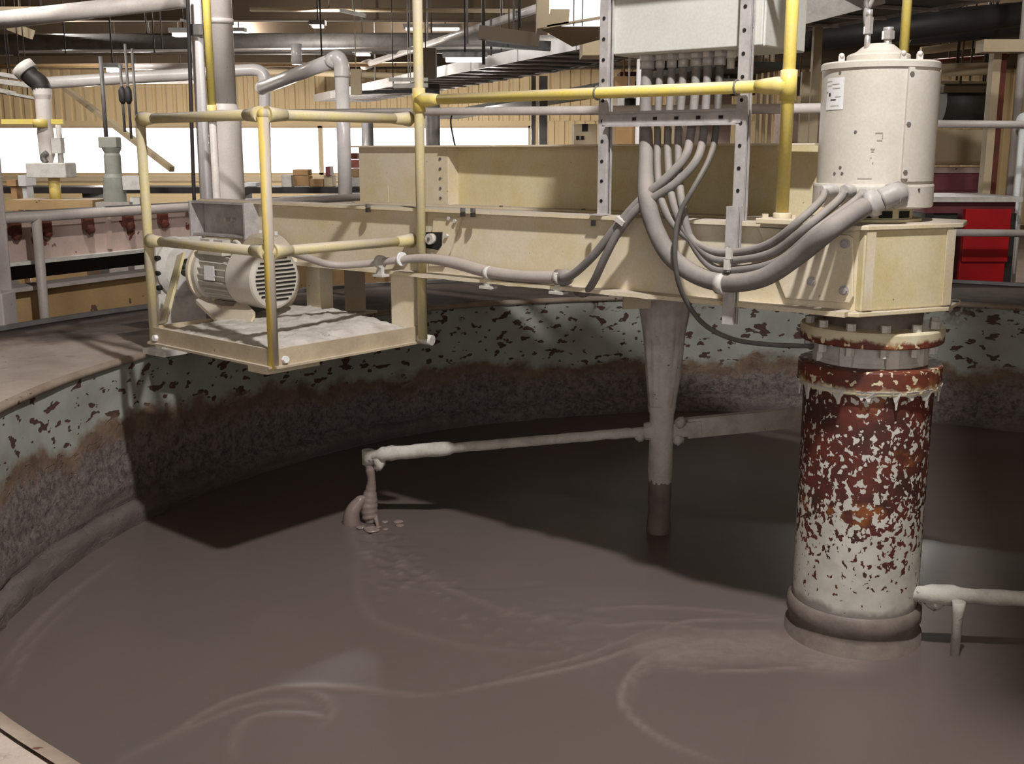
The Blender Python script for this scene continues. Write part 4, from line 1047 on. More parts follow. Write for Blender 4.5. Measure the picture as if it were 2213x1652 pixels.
# ------------------------------------------------------------------ grey rail and yellow posts along the far side of the bridge
ra, rb = br(.36, FO_ + .03, 1.905), br(5.55, FO_ + .03, 1.99)
fr_ = thing('far_rail', z3(rb, 0), 'grey pipe rail between two yellow posts along the far side of the bridge', 'railing')
b = MB(); b.cyl(ra, rb, .0245, 16); b.build('middle_rail', M['rail_grey'], fr_)
for p, z0 in ((ra, DZ), (rb, 0)):
    ur = .022 if p is ra else .030
    b = MB(); b.cyl(z3(p, p.z + .02), z3(p, 3.4), ur, 16); b.build('upper_post', M['yellow'], fr_)
    b = MB(); b.cyl(z3(p, z0), z3(p, p.z - .02), .028, 16); b.build('lower_post', M['rail_grey'], fr_)
    b = MB(); b.cyl(z3(p, p.z - .06), z3(p, p.z + .06), .036, 16); b.build('tee_fitting', M['yellow'], fr_)

# ------------------------------------------------------------------ neighbouring trough along the left
TA = Vector((-3.45, 7.9, 0)); TD = Vector((.45, .89, 0)).normalized(); TN = Vector((-TD.y, TD.x, 0))
tr_ = thing('trough', z3(TA, 0), 'long brown stained steel trough with a dark slot above its tan lower panel', 'trough')
def tp_(s, off, z): p = TA + TD * s + TN * off; return Vector((p.x, p.y, z))
s0, s1 = -2.2, 7.0
b = MB(); b.bar(tp_(s0, 0, 1.09), tp_(s1, 0, 1.09), .03, .33); b.build('upper_panel', M['trough'], tr_)
b = MB(); b.bar(tp_(s0, .04, 1.265), tp_(s1, .04, 1.265), .16, .03); b.build('top_curb', M['pipe_grey'], tr_)
b = MB(); b.bar(tp_(s0, -.03, .945), tp_(s1, -.03, .945), .14, .025); b.build('slot_ledge', M['white_metal'], tr_)
b = MB(); b.bar(tp_(s0, .5, .86), tp_(s1, .5, .86), .02, .20); b.build('slot_back', M['dark'], tr_)
b = MB(); b.bar(tp_(s0, 0, .765), tp_(s1, 0, .765), .20, .03); b.build('lower_ledge', M['pipe_grey'], tr_)
b = MB(); b.bar(tp_(s0, 0, .38), tp_(s1, 0, .38), .03, .76); b.build('lower_panel', M['tan'], tr_)
b = MB(); b.bar(tp_(s0, .8, 1.2), tp_(s1, .8, 1.2), 1.5, .02); b.build('cover', M['dark'], tr_)
for k, s in enumerate((-.1, .16, .55, .95, 1.32, 1.7)):
    b = MB(); b.box(tp_(s, -.03, 1.18), (.09, .04, .08), Matrix((TD, TN, UP)).transposed()); b.blob(tp_(s, -.05, 1.14), .035, 6, jit=.5, seed=k); b.build('rust_bracket', M['rust'], tr_)
for s in (.75, 2.0, 3.2):
    b = MB(); b.bar(tp_(s, -.02, .98), tp_(s, -.02, 1.24), .05, .03, up=TD); b.build('stiffener', M['trough'], tr_)
tl = thing('trough_rail', tp_(0, -.2, 0), 'low grey pipe rail on a slim post in front of the brown trough', 'railing')
b = MB(); b.cyl(tp_(-1.4, -.22, 1.27), tp_(6, -.22, 1.27), .036, 14); b.build('rail', M['pipe_grey'], tl)
for s in (-.07, 4.5):
    b = MB(); b.cyl(tp_(s, -.22, 0), tp_(s, -.22, 1.26), .034, 14); b.build('post', M['pipe_grey'], tl)
# building column at the left edge
ce = atY(-24, 500, 7.0)
cl = thing('building_column', (ce.x, ce.y, 0), 'pale grey steel column at the left edge standing outside the tank ledge', 'column')
b = MB(); b.box((ce.x, ce.y, CZ / 2), (.012, .16, CZ)); b.box((ce.x, ce.y - .08, CZ / 2), (.15, .012, CZ)); b.box((ce.x, ce.y + .08, CZ / 2), (.15, .012, CZ)); b.build('shaft', M['column_post'], cl)
b = MB(); b.box((ce.x, ce.y, .42), (.18, .2, .84)); b.build('plinth', M['column_post'], cl, bevel=.01)

# ------------------------------------------------------------------ vertical pipes standing behind the bridge end
dY = 9.4
def vpipe(name, x, y0, y1, Y, r, mat, label, cat='pipe', group=None, ztop=None, zbot=None):
    X = Xat(x, Y); z0 = zbot if zbot is not None else Zat(y1, Y); z1 = ztop if ztop is not None else Zat(y0, Y)
    b = MB(); b.cyl((X, Y, z0), (X, Y, z1), r, 24); return tag(b.build(name, M[mat]), label, cat, group)
X = Xat(489, dY)
dk = thing('duct', (X, dY, 0), 'thick grey vertical duct with a wider lower sleeve rising behind the bridge end', 'duct')
b = MB(); b.cyl((X, dY, Zat(240, dY)), (X, dY, CZ), .104, 32); b.build('upper_pipe', M['duct_grey'], dk)
b = MB(); b.lathe([(.104, Zat(225, dY)), (.128, Zat(238, dY)), (.134, Zat(250, dY)), (.137, 0)], (X, dY, 0), n=36); b.build('lower_sleeve', M['duct_grey'], dk)
b = MB(); z = Zat(47, dY); b.cyl((X, dY, z - .02), (X, dY, z + .02), .112, 32); b.build('collar', M['duct_grey'], dk)
X = Xat(440, 9.15)
wp = thing('white_pipe', (X, 9.15, 0), 'slim white vertical pipe with a grey bracket close beside the thick duct', 'pipe')
b = MB(); b.cyl((X, 9.15, 0), (X, 9.15, CZ), .047, 20); b.build('pipe', M['white_pipe'], wp)
z = Zat(66, 9.15); b = MB(); b.box((X + .01, 9.10, z), (.12, .07, .08)); b.bar((X - .05, 9.12, z + .06), (X - .12, 9.14, z + .08), .02, .02); b.build('bracket', M['steel_grey'], wp)
b = MB(); b.tube(spline([atY(405, -20, 9.0), atY(410, 130, 9.0), atY(416, 330, 9.0), atY(420, 440, 9.0)], 6), .015, 10); tag(b.build('cable', M['dark']), 'dark cable hanging down to the left of the slim white pipe', 'cable')

# ------------------------------------------------------------------ overhead pipework towards the windows
def hp(x0, y0, x1, y1, Y, r, mat, name, label, cat='pipe', Yb=None):
    a, c = atY(x0, y0, Y), atY(x1, y1, Yb or Y); b = MB(); b.cyl(a, c, r, 18); o = tag(b.build(name, M[mat]), label, cat)
    if cat in ('pipe', 'duct', 'vessel'):
        for t in (.28, .76):
            q = a + (c - a) * t
            if q.z < CZ - .1: b = MB(); b.cyl(q + UP * r * .9, (q.x, q.y, CZ), .010 if r < .1 else .014, 6); b.build('hanger', M['dark'], o)
    return o
hp(-40, 97, 1240, 93, 19.0, .17, 'steel_grey', 'duct', 'wide dark grey duct running level right across under the roof', 'duct')
hp(-30, 47, 400, -2, 10.2, .075, 'rail_grey', 'pipe', 'pale grey pipe slanting up across the upper left of the roof space')
hp(40, 112, 1150, 103, 17.6, .022, 'silver', 'pipe', 'thin bright pipe just under the wide dark duct')
hp(30, 119, 430, 116, 17.0, .018, 'brown', 'pipe', 'thin brown pipe a little below the wide dark duct')
hp(0, 143, 900, 139, 21.0, .04, 'tan', 'pipe', 'thin tan-brown pipe level under the roof, above the silver pipe')
hp(290, 145, 420, 143, 20.0, .055, 'silver', 'pipe', 'short bright pipe above the long silver pipe')
hp(240, 176, 440, 174, 23.0, .06, 'silver', 'pipe', 'bright level pipe directly below the long silver pipe')
hp(0, 20, 230, 19, 13.5, .03, 'rack_cream', 'pipe', 'thin pale pipe highest at the upper left corner')
hp(540, 20, 1150, 24, 17.5, .03, 'rack_cream', 'pipe', 'thin pale pipe high under the roof behind the yellow post')
hp(500, 150, 940, 168, 24.5, .07, 'rack_cream', 'pipe', 'pale level pipe low under the roof left of the cable tray')
b = MB(); b.tube(spline([atY(92, 180, 14), atY(250, 170, 14), atY(420, 160, 14), atY(520, 152, 14), atY(556, 152, 14), atY(570, 163, 14), atY(572, 185, 14), atY(572, 240, 14), atY(573, 330, 14), atY(575, 405, 14)], 6), .072, 18)
tag(b.build('pipe', M['silver']), 'long silver pipe turning down in an elbow to the right of the thick duct', 'pipe')
P0, P1 = atY(566, 190, 12.6), atY(726, 128, 11.4)
sp3 = thing('silver_duct', P1, 'silver duct slanting up to an elbow then dropping straight down past the windows', 'duct')
b = MB(); b.cyl(P0, P1, .072, 20); b.blob(P0, .075, 8); b.build('slanted_run', M['silver'], sp3)
b = MB(); Pd = atY(738, 140, 11.4); b.tube(spline([P1 + (P0 - P1).normalized() * .1, P1 + Vector((.02, 0, .01)), Pd + Vector((0, 0, -.02)), Pd + Vector((0, 0, -.12))], 6), .078, 18); b.build('elbow', M['silver'], sp3)
b = MB(); b.cyl(Pd + Vector((0, 0, -.10)), (Pd.x, Pd.y, 1.2), .070, 20); b.build('drop_pipe', M['silver'], sp3)
vpipe('pipe', 649, 95, 140, 12.8, .058, 'silver', 'short vertical silver pipe stub dropping behind the slanted silver duct')
vpipe('pipe', 790, 240, 420, 13.0, .04, 'silver', 'slim steel standpipe to the left of the cream girder')
vpipe('pipe', 797, 240, 420, 13.4, .06, 'steel_grey', 'dark steel standpipe touching the slim one left of the cream girder')
vpipe('column', 936, 120, 330, 20, .13, 'steel_grey', 'dark grey column behind the tall yellow post', 'column', None, None, 0)
for x, w, lab in ((1153, .07, 'slim steel column at the end of the window band'), (1174, .13, 'wider grey column next to the slim one at the end of the window band')):
    p = atY(x, 200, 18); b = MB(); b.box_ab((p.x - w / 2, 17.9, 0), (p.x + w / 2, 18.1, Zat(165, 18))); tag(b.build('column', M['steel_grey']), lab, 'column')
# conduit parallel to the cable tray
a, c = Vector((-2.7, 21.3, 3.3)), Vector((.55, 12.4, 3.3)); b = MB(); b.cyl(a, c, .05, 14); b.cyl(a - (c - a).normalized() * .15, a + (c - a).normalized() * .3, .085, 14)
tag(b.build('overhead_conduit', M['silver']), 'long silver conduit rising diagonally above the cable tray', 'conduit')
# cable tray
ct0, ct1 = Vector((-4.6, 26.6, 2.9)), Vector((2.75, 8.4, 2.9)); cd = (ct1 - ct0).normalized(); cs_ = cd.cross(UP)
ct = thing('cable_tray', ct0, 'long galvanized cable tray running diagonally under the roof from the far wall', 'cable tray')
b = MB(); L = (ct1 - ct0).length
for k in range(11):
    b.bar(ct0 + cd * (L * k / 11 + .02) + UP * .05, ct0 + cd * (L * (k + 1) / 11 - .02) + UP * .05, .012, .16)
b.build('near_side', M['white_pipe'], ct)
b = MB(); b.bar(ct0 - cs_ * 1.3 + UP * .05, ct1 - cs_ * 1.3 + UP * .05, .012, .14); b.build('far_side', M['galv'], ct)
b = MB(); b.bar(ct0 - cs_ * .65 + UP * .02, ct1 - cs_ * .65 + UP * .02, 1.15, .05); b.build('cable_bundle', M['dark'], ct)
for k in range(30):
    p = ct0 + cd * (L * (k + .5) / 30); b = MB(); b.bar(p - UP * .02, p - cs_ * 1.3 - UP * .02, .05, .025); b.build('rung', M['galv'], ct)
for k in range(6):
    p = ct0 + cd * (L * (k + .6) / 6); b = MB(); b.cyl(p - cs_ * .05, z3(p - cs_ * .05, CZ), .014, 8); b.build('hanger_rod', M['steel_grey'], ct)
# second darker tray behind
a, c = Vector((-1.6, 24.5, 2.45)), Vector((2.6, 12.2, 2.62)); b = MB(); b.bar(a, c, .9, .06); tag(b.build('tray', M['dark_green']), 'dark flat tray hanging below the galvanized cable tray', 'cable tray')
# hanging rods with turnbuckle
for x, y0, y1, Y, lab in ((232, 122, 300, 12.2, 'pale rod standing on the grey actuator'), (273, 140, 285, 12.0, 'thin hanging rod with turnbuckle, leftmost of the pair'), (286, 95, 300, 12.0, 'thin hanging rod with turnbuckle, reaching highest'), (300, 105, 310, 12.4, 'plain thin hanging rod closest to the cage post')):
    X = Xat(x, Y); t = thing('hanging_rod', (X, Y, Zat(y1, Y)), lab + ' in front of the cream wall', 'rod', 'hanging rods')
    b = MB(); b.cyl((X, Y, Zat(y1, Y)), (X, Y, Zat(y0, Y)), .022 if x == 232 else .014, 10); b.build('rod', M['steel_grey'], t)
    if x in (273, 286): b = MB(); z = Zat(206, Y); b.tube([(X, Y, z - .09), (X, Y, z - .05), (X, Y, z + .05), (X, Y, z + .09)], [.016, .038, .038, .016], 10); b.build('turnbuckle', M['dark'], t)
a, c = atY(140, 190, 15), atY(372, 366, 13); b = MB(); b.bar(a, c, .06, .06); tag(b.build('brace', M['rack_cream']), 'cream diagonal brace dropping across the wall above the windows', 'brace')
# filling head at the left
fY = 12.0; X = Xat(102, fY)
fh = thing('filling_head', (X, fY, 1.2), 'dusty filling head with yellow crossbar and white box base before the far windows', 'machine')
def fz(y): return Zat(y, fY)
b = MB(); b.lathe([(.05, fz(352)), (.078, fz(335)), (.085, fz(290)), (.078, fz(275)), (.078, fz(215)), (.095, fz(205)), (.095, fz(192)), (.06, fz(188))], (X, fY, 0), n=24); b.build('body', M['duct_grey'], fh)
b = MB(); b.tube(spline([(X, fY, fz(195)), (X - .02, fY, fz(180)), (X - .09, fY, fz(168)), (X - .16, fY, fz(150))], 5), .095, 16); b.build('funnel', M['dark'], fh)
b = MB(); b.cyl((X - .13, fY, fz(158)), (X - .19, fY, fz(143)), .12, 16); b.build('funnel_flange', M['white_metal'], fh)
b = MB(); b.bar((X - .45, fY, fz(263)), (X + .20, fY, fz(263)), .04, .05); b.build('crossbar', M['yellow'], fh)
b = MB(); b.cyl((X - .02, fY - .06, fz(258)), (X - .02, fY - .06, fz(276)), .075, 14); b.build('clamp_ring', M['yellow'], fh)
b = MB(); b.box((X + .03, fY, (fz(352) + fz(384)) / 2), (.42, .3, fz(352) - fz(384))); b.build('base_box', M['white_metal'], fh, bevel=.01)
b = MB(); b.tube(spline([(X + .02, fY - .1, fz(352)), (X - .01, fY - .1, fz(340)), (X + .04, fY - .1, fz(330))], 5), .03, 10); b.build('valve', M['steel_grey'], fh)
b = MB(); b.box((X + .14, fY - .05, fz(315)), (.10, .1, .16)); b.cyl((X + .16, fY - .05, fz(270)), (X + .16, fY - .05, fz(352)), .03, 12); b.build('side_cylinder', M['white_metal'], fh)
b = MB(); b.cyl((X + .05, fY, fz(384)), (X + .05, fY, 1.22), .06, 14); b.build('yellow_foot', M['yellow'], fh)
b = MB(); b.box((X + .1, fY, 1.17), (.9, .6, .10)); b.box((X + .1, fY, .59), (.6, .4, 1.1)); b.build('stand', M['tan'], fh)
for k, (x, y, w, h) in enumerate(((22, 160, .3, .05), (45, 178, .4, .06), (60, 205, .22, .03), (20, 195, .2, .05))):
    p = atY(x, y, 14.5); b = MB(); b.bar(p - Vector((w / 2, .3, 0)), p + Vector((w / 2, -.1, -.05)), .12, h); lf_ = tag(b.build('light_fitting', M['white_metal']), ['white strip fitting hanging highest at the upper left', 'white strip fitting just right of the highest one', 'small white strip fitting beside the filling head', 'short white strip fitting at the left column'][k], 'light fitting', 'strip fittings')
    b = MB(); b.cyl(p, (p.x, p.y, CZ), .007, 6); b.build('hanger_rod', M['dark'], lf_)
# actuator
aY = 11.8; X = Xat(242, aY)
ac = thing('actuator', (X, aY, 1.2), 'squat grey-green valve actuator standing in front of the bright window', 'actuator')
b = MB(); b.box((X - .015, aY, Zat(308, aY)), (.19, .16, Zat(296, aY) - Zat(320, aY))); b.build('head', M['grey_green'], ac, bevel=.012)
b = MB(); b.lathe([(.001, Zat(319, aY)), (.10, Zat(320, aY)), (.075, Zat(331, aY)), (.085, Zat(336, aY)), (.085, Zat(376, aY)), (.105, Zat(384, aY)), (.115, Zat(420, aY)), (.115, 1.2), (.001, 1.2)], (X, aY, 0), n=24); b.build('body', M['grey_green'], ac)
b = MB(); b.box((X + .02, aY, 1.14), (.35, .3, .12)); b.box((X + .02, aY, .54), (.2, .2, 1.08)); b.build('base', M['pipe_grey'], ac)
b = MB(); X = Xat(288, 11.8); b.box((X, 11.8, Zat(395, 11.8)), (.20, .2, .14)); b.box((X, 11.8, .62), (.10, .1, 1.25)); tag(b.build('gearbox', M['white_metal']), 'small pale gearbox on a post beside the grey-green actuator', 'machine')
# shelf line with cartons
bt = thing('bench', (Xat(700, 15.5), 15.5, 0), 'dark long bench below the far windows', 'bench')
zb = Zat(403, 15.5); b = MB(); b.box((Xat(560, 15.5), 15.5, zb - .04), (7.6, .9, .08)); b.build('top', M['dark'], bt)
for x in (200, 520, 770, 900): b = MB(); b.box((Xat(x, 15.5), 15.5, (zb - .08) / 2), (.1, .7, zb - .08)); b.build('leg', M['dark'], bt)
for k, (x0, x1, y0, y1, m, lab) in enumerate(((636, 671, 380, 402, 'card', 'tan carton standing leftmost on the bench'), (672, 702, 386, 403, 'card', 'tan carton second from the left on the bench'), (637, 670, 366, 379, 'card', 'tan carton lying on the leftmost carton'), (703, 722, 378, 403, 'rack_cream', 'narrow cream carton beside the silver drop pipe'), (762, 778, 345, 363, 'box_red', 'reddish carton in the stack right of the silver duct, middle one'), (762, 779, 364, 382, 'tan', 'tan carton low in the stack right of the silver duct'), (763, 776, 331, 344, 'rust', 'brown carton topmost in the stack right of the silver duct'), (762, 780, 383, 403, 'white_metal', 'pale carton lowest in the stack right of the silver duct'))):
    Yk = 15.4; b = MB(); b.box_ab((Xat(x0, Yk), Yk - .2, max(Zat(y1, Yk), zb)), (Xat(x1, Yk), Yk + .1, Zat(y0, Yk))); tag(b.build('carton', M[m], bevel=.008), lab, 'carton', 'cartons on the bench')
b = MB(); p = atY(980, 240, 7.45); b.tube(spline([p, atY(974, 262, 7.5), atY(980, 300, 7.5), atY(985, 322, 7.4), atY(984, 335, 7.3)], 6), .006, 8); tag(b.build('wire', M['dark']), 'thin loose wire dangling from the grey rail to the cream girder', 'wire')

# ------------------------------------------------------------------ lamp box and things behind the enclosure
lY = 9.6; a = atY(1166, 62, lY); c = atY(1330, -60, lY)
lb = thing('lamp_box', ((a.x + c.x) / 2, lY, a.z), 'bright white lamp box with cream frame hanging at the top left of the enclosure', 'lamp')
b = MB()
b.box_ab((a.x - .02, lY - .02, a.z), (a.x + .08, lY + .5, c.z)); b.box_ab((c.x - .02, lY - .02, a.z), (c.x + .02, lY + .5, c.z)); b.box_ab((a.x, lY + .48, a.z), (c.x, lY + .5, c.z)); b.build('frame', M['rack_cream'], lb)
g = N('lit_diffuser'); g.b.inputs['Emission Color'].default_value = (1, .98, 1, 1); g.b.inputs['Emission Strength'].default_value = 1.6
M['diffuser'] = g.done(lin((240, 240, 240)), .5)
b = MB(); b.box_ab((a.x + .08, lY, a.z + .02), (c.x - .02, lY + .02, c.z)); b.build('diffuser', M['diffuser'], lb)
for x in (1240, 1259): p = atY(x, 30, lY - .01); b = MB(); b.box_ab((p.x - .006, lY - .012, a.z + .02), (p.x + .006, lY + .0, c.z)); b.build('glazing_bar', M['steel_grey'], lb)
b = MB(); b.plate([(a.x, lY - .03, a.z), (c.x, lY - .03, a.z + .10), (c.x, lY + .5, a.z - .02), (a.x + .3, lY + .5, a.z - .10)], (0, 0, 1), .015); b.build('bottom_flap', M['rack_cream'], lb)
b = MB(); p = atY(1205, 42, lY - .02); b.plate([p + Vector((-.09, 0, -.07)), p + Vector((.09, 0, -.04)), p + Vector((.10, 0, .08)), p + Vector((-.06, 0, .08))], (0, -1, 0), .01); b.build('side_flap', M['rack_cream'], lb)
for q in (a.x + .1, c.x - .1): b = MB(); b.cyl((q, lY + .25, c.z - .1), (q, lY + .25, CZ), .012, 8); b.build('hanger_rod', M['steel_grey'], lb)
b = MB(); a = atY(1258, 70, 11.5); c = atY(1300, 122, 11.5); b.box_ab((a.x, 11.4, c.z), (c.x, 11.9, a.z)); b.cyl((a.x + .1, 11.6, a.z), (a.x + .1, 11.6, CZ), .012, 8); b.cyl((c.x - .02, 11.6, a.z), (c.x - .02, 11.6, CZ), .012, 8); tag(b.build('junction_box', M['rack_cream'], bevel=.01), 'pale box hanging under the lamp box beside the front strut', 'box')
def cab(x0, x1, y0, y1, Y, mat, name, label, cat, dep=.4, floor=True, parts=None):
    a = atY(x0, y0, Y); c = atY(x1, y1, Y); z0 = 0 if floor else c.z
    t = thing(name, ((a.x + c.x) / 2, Y, z0), label, cat); b = MB(); b.box_ab((a.x, Y, z0), (c.x, Y + dep, a.z)); b.build('body', M[mat], t, bevel=.008)
    for pn, (u0, u1, v0, v1), pm in (parts or []):
        w, h = c.x - a.x, c.z - a.z; b = MB(); b.box_ab((a.x + w * u0, Y - .02, a.z + h * v0), (a.x + w * u1, Y + .005, a.z + h * v1)); b.build(pn, M[pm], t)
    return t
cab(1240, 1290, 268, 320, 15, 'rack_cream', 'control_cabinet', 'cream cabinet with dark window right of the grey columns', 'cabinet', parts=[('window', (.35, .6, -.0, .3), 'dark_hole'), ('gauge', (.1, .25, .5, .65), 'dark_hole'), ('gauge', (.3, .45, .5, .65), 'dark_hole')])
cab(1335, 1375, 205, 300, 13, 'white_metal', 'shelf_unit', 'white framed shelf unit behind the cross strut', 'shelf', parts=[('shelf_opening', (.35, .95, .08, .3), 'dark_hole'), ('shelf_board', (0, 1, .35, .4), 'paper')])
cab(1330, 1395, 262, 325, 12.4, 'card', 'crate', 'tan crate behind the front strut below the cross strut', 'crate')
vpipe('pipe', 1380, 128, 330, 11.8, .04, 'white_pipe', 'white vertical pipe behind the large conduit', zbot=0)
cab(1340, 1400, 155, 200, 14.5, 'maroon', 'hopper', 'dusty reddish hopper seen behind the front strut', 'hopper', floor=False)
cab(1470, 1580, 150, 262, 14, 'trough', 'silo_panel', 'brown panelled silo behind the row of conduits', 'silo')
for k, x in enumerate((1634, 1647, 1660)):
    vpipe('pipe', x, 120, 330, 13, .022, 'rack_cream', ['thin pale standpipe leftmost of the trio behind the yellow post', 'thin pale standpipe in the middle of the trio behind the yellow post', 'thin pale standpipe rightmost of the trio behind the yellow post'][k], group='trio of standpipes', ztop=CZ, zbot=0)
p = atY(1741, 200, 11); b = MB(); b.box_ab((p.x - .04, 11, .0), (p.x + .04, 11.06, Zat(155, 11))); b.box_ab((p.x + .06, 11.02, 0), (p.x + .14, 11.1, CZ)); tag(b.build('post', M['rack_cream']), 'cream post with brown edge left of the drive motor', 'post')
cab(1690, 1775, 225, 330, 15.5, 'trough', 'tank_panel', 'brown stained panel between yellow post and drive motor', 'panel')

# ------------------------------------------------------------------ right background
hp(1690, 92, 2300, 20, 12.5, .13, 'dark', 'duct', 'black round duct slanting across the upper right corner', 'duct')
a, c = atY(1690, 42, 9.0), atY(1905, -14, 9.0); b = MB(); b.bar(a, c, .10, .16); tag(b.build('beam', M['white_metal']), 'pale flat beam across the top left of the motor cap', 'beam')
hp(1960, 62, 2300, 34, 14, .2, 'dark', 'duct', 'second dark duct behind the black round duct at the upper right', 'duct')
hp(2030, 152, 2160, 148, 14, .075, 'rack_cream', 'pipe', 'thick cream pipe level right of the drive motor')
hp(2030, 178, 2160, 182, 14.5, .03, 'rack_cream', 'pipe', 'thin cream pipe just under the thick cream one')
hp(1990, 110, 2140, 92, 15, .05, 'rack_cream', 'pipe', 'cream pipe slanting up under the black duct')
hp(2000, 134, 2180, 120, 16, .03, 'rust', 'pipe', 'thin brown pipe between two cream pipes at the right')
a = atY(2127, 85, 11.5); c = atY(2260, 112, 11.5); b = MB(); b.box_ab((a.x, 11.5, c.z), (c.x, 11.7, a.z)); tag(b.build('lintel', M['rack_cream']), 'pale lintel beam on top of the cream rack upright', 'beam')
rk = thing('rack_upright', (Xat(2165, 11.75), 11.75, 0), 'cream rack upright with brown inner edge on the right', 'upright')
b = MB(); x0, x1 = Xat(2150, 11.5), Xat(2167, 11.5); b.box_ab((x0, 11.72, 0), (x1, 11.84, Zat(108, 11.5))); b.build('face', M['rack_cream'], rk)
b = MB(); b.box_ab((x1, 11.74, 0), (Xat(2181, 11.5), 11.84, Zat(108, 11.5))); b.build('edge', M['rust'], rk)
vpipe('pipe', 2191, 120, 420, 11.6, .045, 'pipe_grey', 'brown-grey standpipe right of the cream rack upright', zbot=0, ztop=CZ)
vpipe('pipe', 2208, 255, 420, 11.4, .05, 'white_metal', 'pale standpipe at the right edge of the photo', zbot=0)
b = MB(); p = atY(2212, 262, 11.3); b.blob(p, .07, 10, (1, 1, 1.2)); b.cyl(p, (p.x, p.y, 0), .03, 10); tag(b.build('lamp_globe', M['paper']), 'small white globe at the right edge', 'lamp')
hp(2030, 222, 2150, 222, 14.6, .26, 'dark_green', 'vessel', 'dark green horizontal vessel behind the right of the motor', 'vessel')
hp(2015, 268, 2300, 270, 10.2, .034, 'rail_grey', 'rail', 'grey level rail right of the drive motor', 'railing')
cab(2025, 2142, 280, 357, 13.5, 'rack_cream', 'hood', 'wide cream hood panel right of the drive motor', 'hood', floor=False, parts=[('lip', (0, 1, .82, 1.0), 'rack_cream')])
cv = cab(2018, 2150, 362, 415, 12.8, 'maroon', 'conveyor', 'maroon conveyor box under the cream hood', 'machine', parts=[('top_lip', (0, .97, 0, .22), 'trough'), ('side_plate', (.0, .72, .3, .95), 'maroon'), ('dark_gap', (.73, .77, .2, .95), 'dark_hole')])
tb = thing('work_table', (Xat(2110, 11), 11, 0), 'white topped work table over a red panel at the right', 'table')
zt = Zat(424, 11); b = MB(); b.box_ab((Xat(1990, 11), 10.8, zt - .05), (Xat(2200, 11), 11.9, zt)); b.build('top', M['white_metal'], tb)
b = MB(); b.box_ab((Xat(2000, 11), 10.9, zt - .16), (Xat(2195, 11), 11.8, zt - .05)); b.build('apron', M['maroon'], tb)
for x in (2010, 2190): b = MB(); b.box_ab((Xat(x, 11) - .04, 10.9, 0), (Xat(x, 11) + .04, 11.0, zt - .16)); b.build('leg', M['dark'], tb)
b = MB(); a = atY(2088, 452, 10.75); c = atY(2177, 566, 10.75); b.box_ab((a.x, 10.75, c.z), (c.x, 10.82, a.z)); b.box_ab((a.x, 10.8, 0), (c.x, 10.85, c.z)); tag(b.build('red_panel', M['red'], bevel=.004), 'bright red panel standing against the white topped table', 'panel')
b = MB(); a = atY(2050, 462, 10.9); b.box_ab((Xat(2010, 10.9), 10.95, 0), (Xat(2085, 10.9), 11.4, a.z)); tag(b.build('drawer_cabinet', M['dark_green']), 'dark cabinet beside the red panel under the table', 'cabinet')
hp(2040, 503, 2300, 505, 10.3, .034, 'pipe_grey', 'rail', 'grey level rail crossing in front of the red panel', 'railing')
for x, lab in ((2290, 'x'),): pass

# ------------------------------------------------------------------ small bright strip lights and more roof clutter
g = N('lit_strip'); g.b.inputs['Emission Color'].default_value = (1, .98, .94, 1); g.b.inputs['Emission Strength'].default_value = 1.2
M['strip'] = g.done(lin((236, 232, 226)), .5)
for k, (x, y, Y, w, h, lab) in enumerate(((396, 75, 15.5, .26, .05, 'bright strip light near the dark cable under the roof'), (516, 71, 20, .16, .07, 'small bright strip light right of the thick duct'), (687, 57, 17.2, .16, .04, 'small bright strip light between thick duct and tall yellow post'), (784, 118, 19, .24, .04, 'bright strip light just above the silver duct elbow'), (893, 63, 20.5, .26, .04, 'bright strip light left of the tall yellow post'), (962, 63, 20.5, .5, .05, 'longest bright strip light, right of the tall yellow post'), (244, 150, 16, .14, .08, 'bright strip light behind the hanging rods'), (1005, 128, 15, .5, .07, 'bright strip light under the diagonal conduit'))):
    p = atY(x, y, Y); t = thing('strip_light', p, lab, 'lamp', 'strip lights')
    b = MB(); b.box((p.x, p.y, p.z + .05), (w + .08, .20, .06)); b.build('reflector', M['steel_grey'], t)
    b = MB(); b.box((p.x, p.y, p.z), (w, .14, h)); b.build('tube_cover', M['strip'], t)
    b = MB(); b.cyl((p.x, p.y, p.z + .05), (p.x, p.y, CZ), .012, 6); b.build('hanger_rod', M['dark'], t)
for k, (x, y0, y1, Y, r, lab) in enumerate(((1012, -30, 95, 13, .012, 'thin rod hanging right of the tall yellow post'), (1046, -30, 140, 13.5, .02, 'dark square rod hanging above the cable tray'), (1062, 40, 120, 13.5, .014, 'short dark rod hanging next to the square rod'), (702, 30, 130, 16, .012, 'thin rod hanging above the silver duct'), (1110, -30, 60, 13, .012, 'thin rod hanging left of the white lamp box'), (1122, -30, 60, 13.3, .016, 'slightly thicker rod hanging left of the white lamp box'))):
    X = Xat(x, Y); b = MB(); b.cyl((X, Y, Zat(y1, Y)), (X, Y, CZ if y0 < 40 else Zat(y0, Y)), r, 8); tag(b.build('hanging_rod', M['steel_grey' if k % 2 == 0 else 'dark']), lab, 'rod')
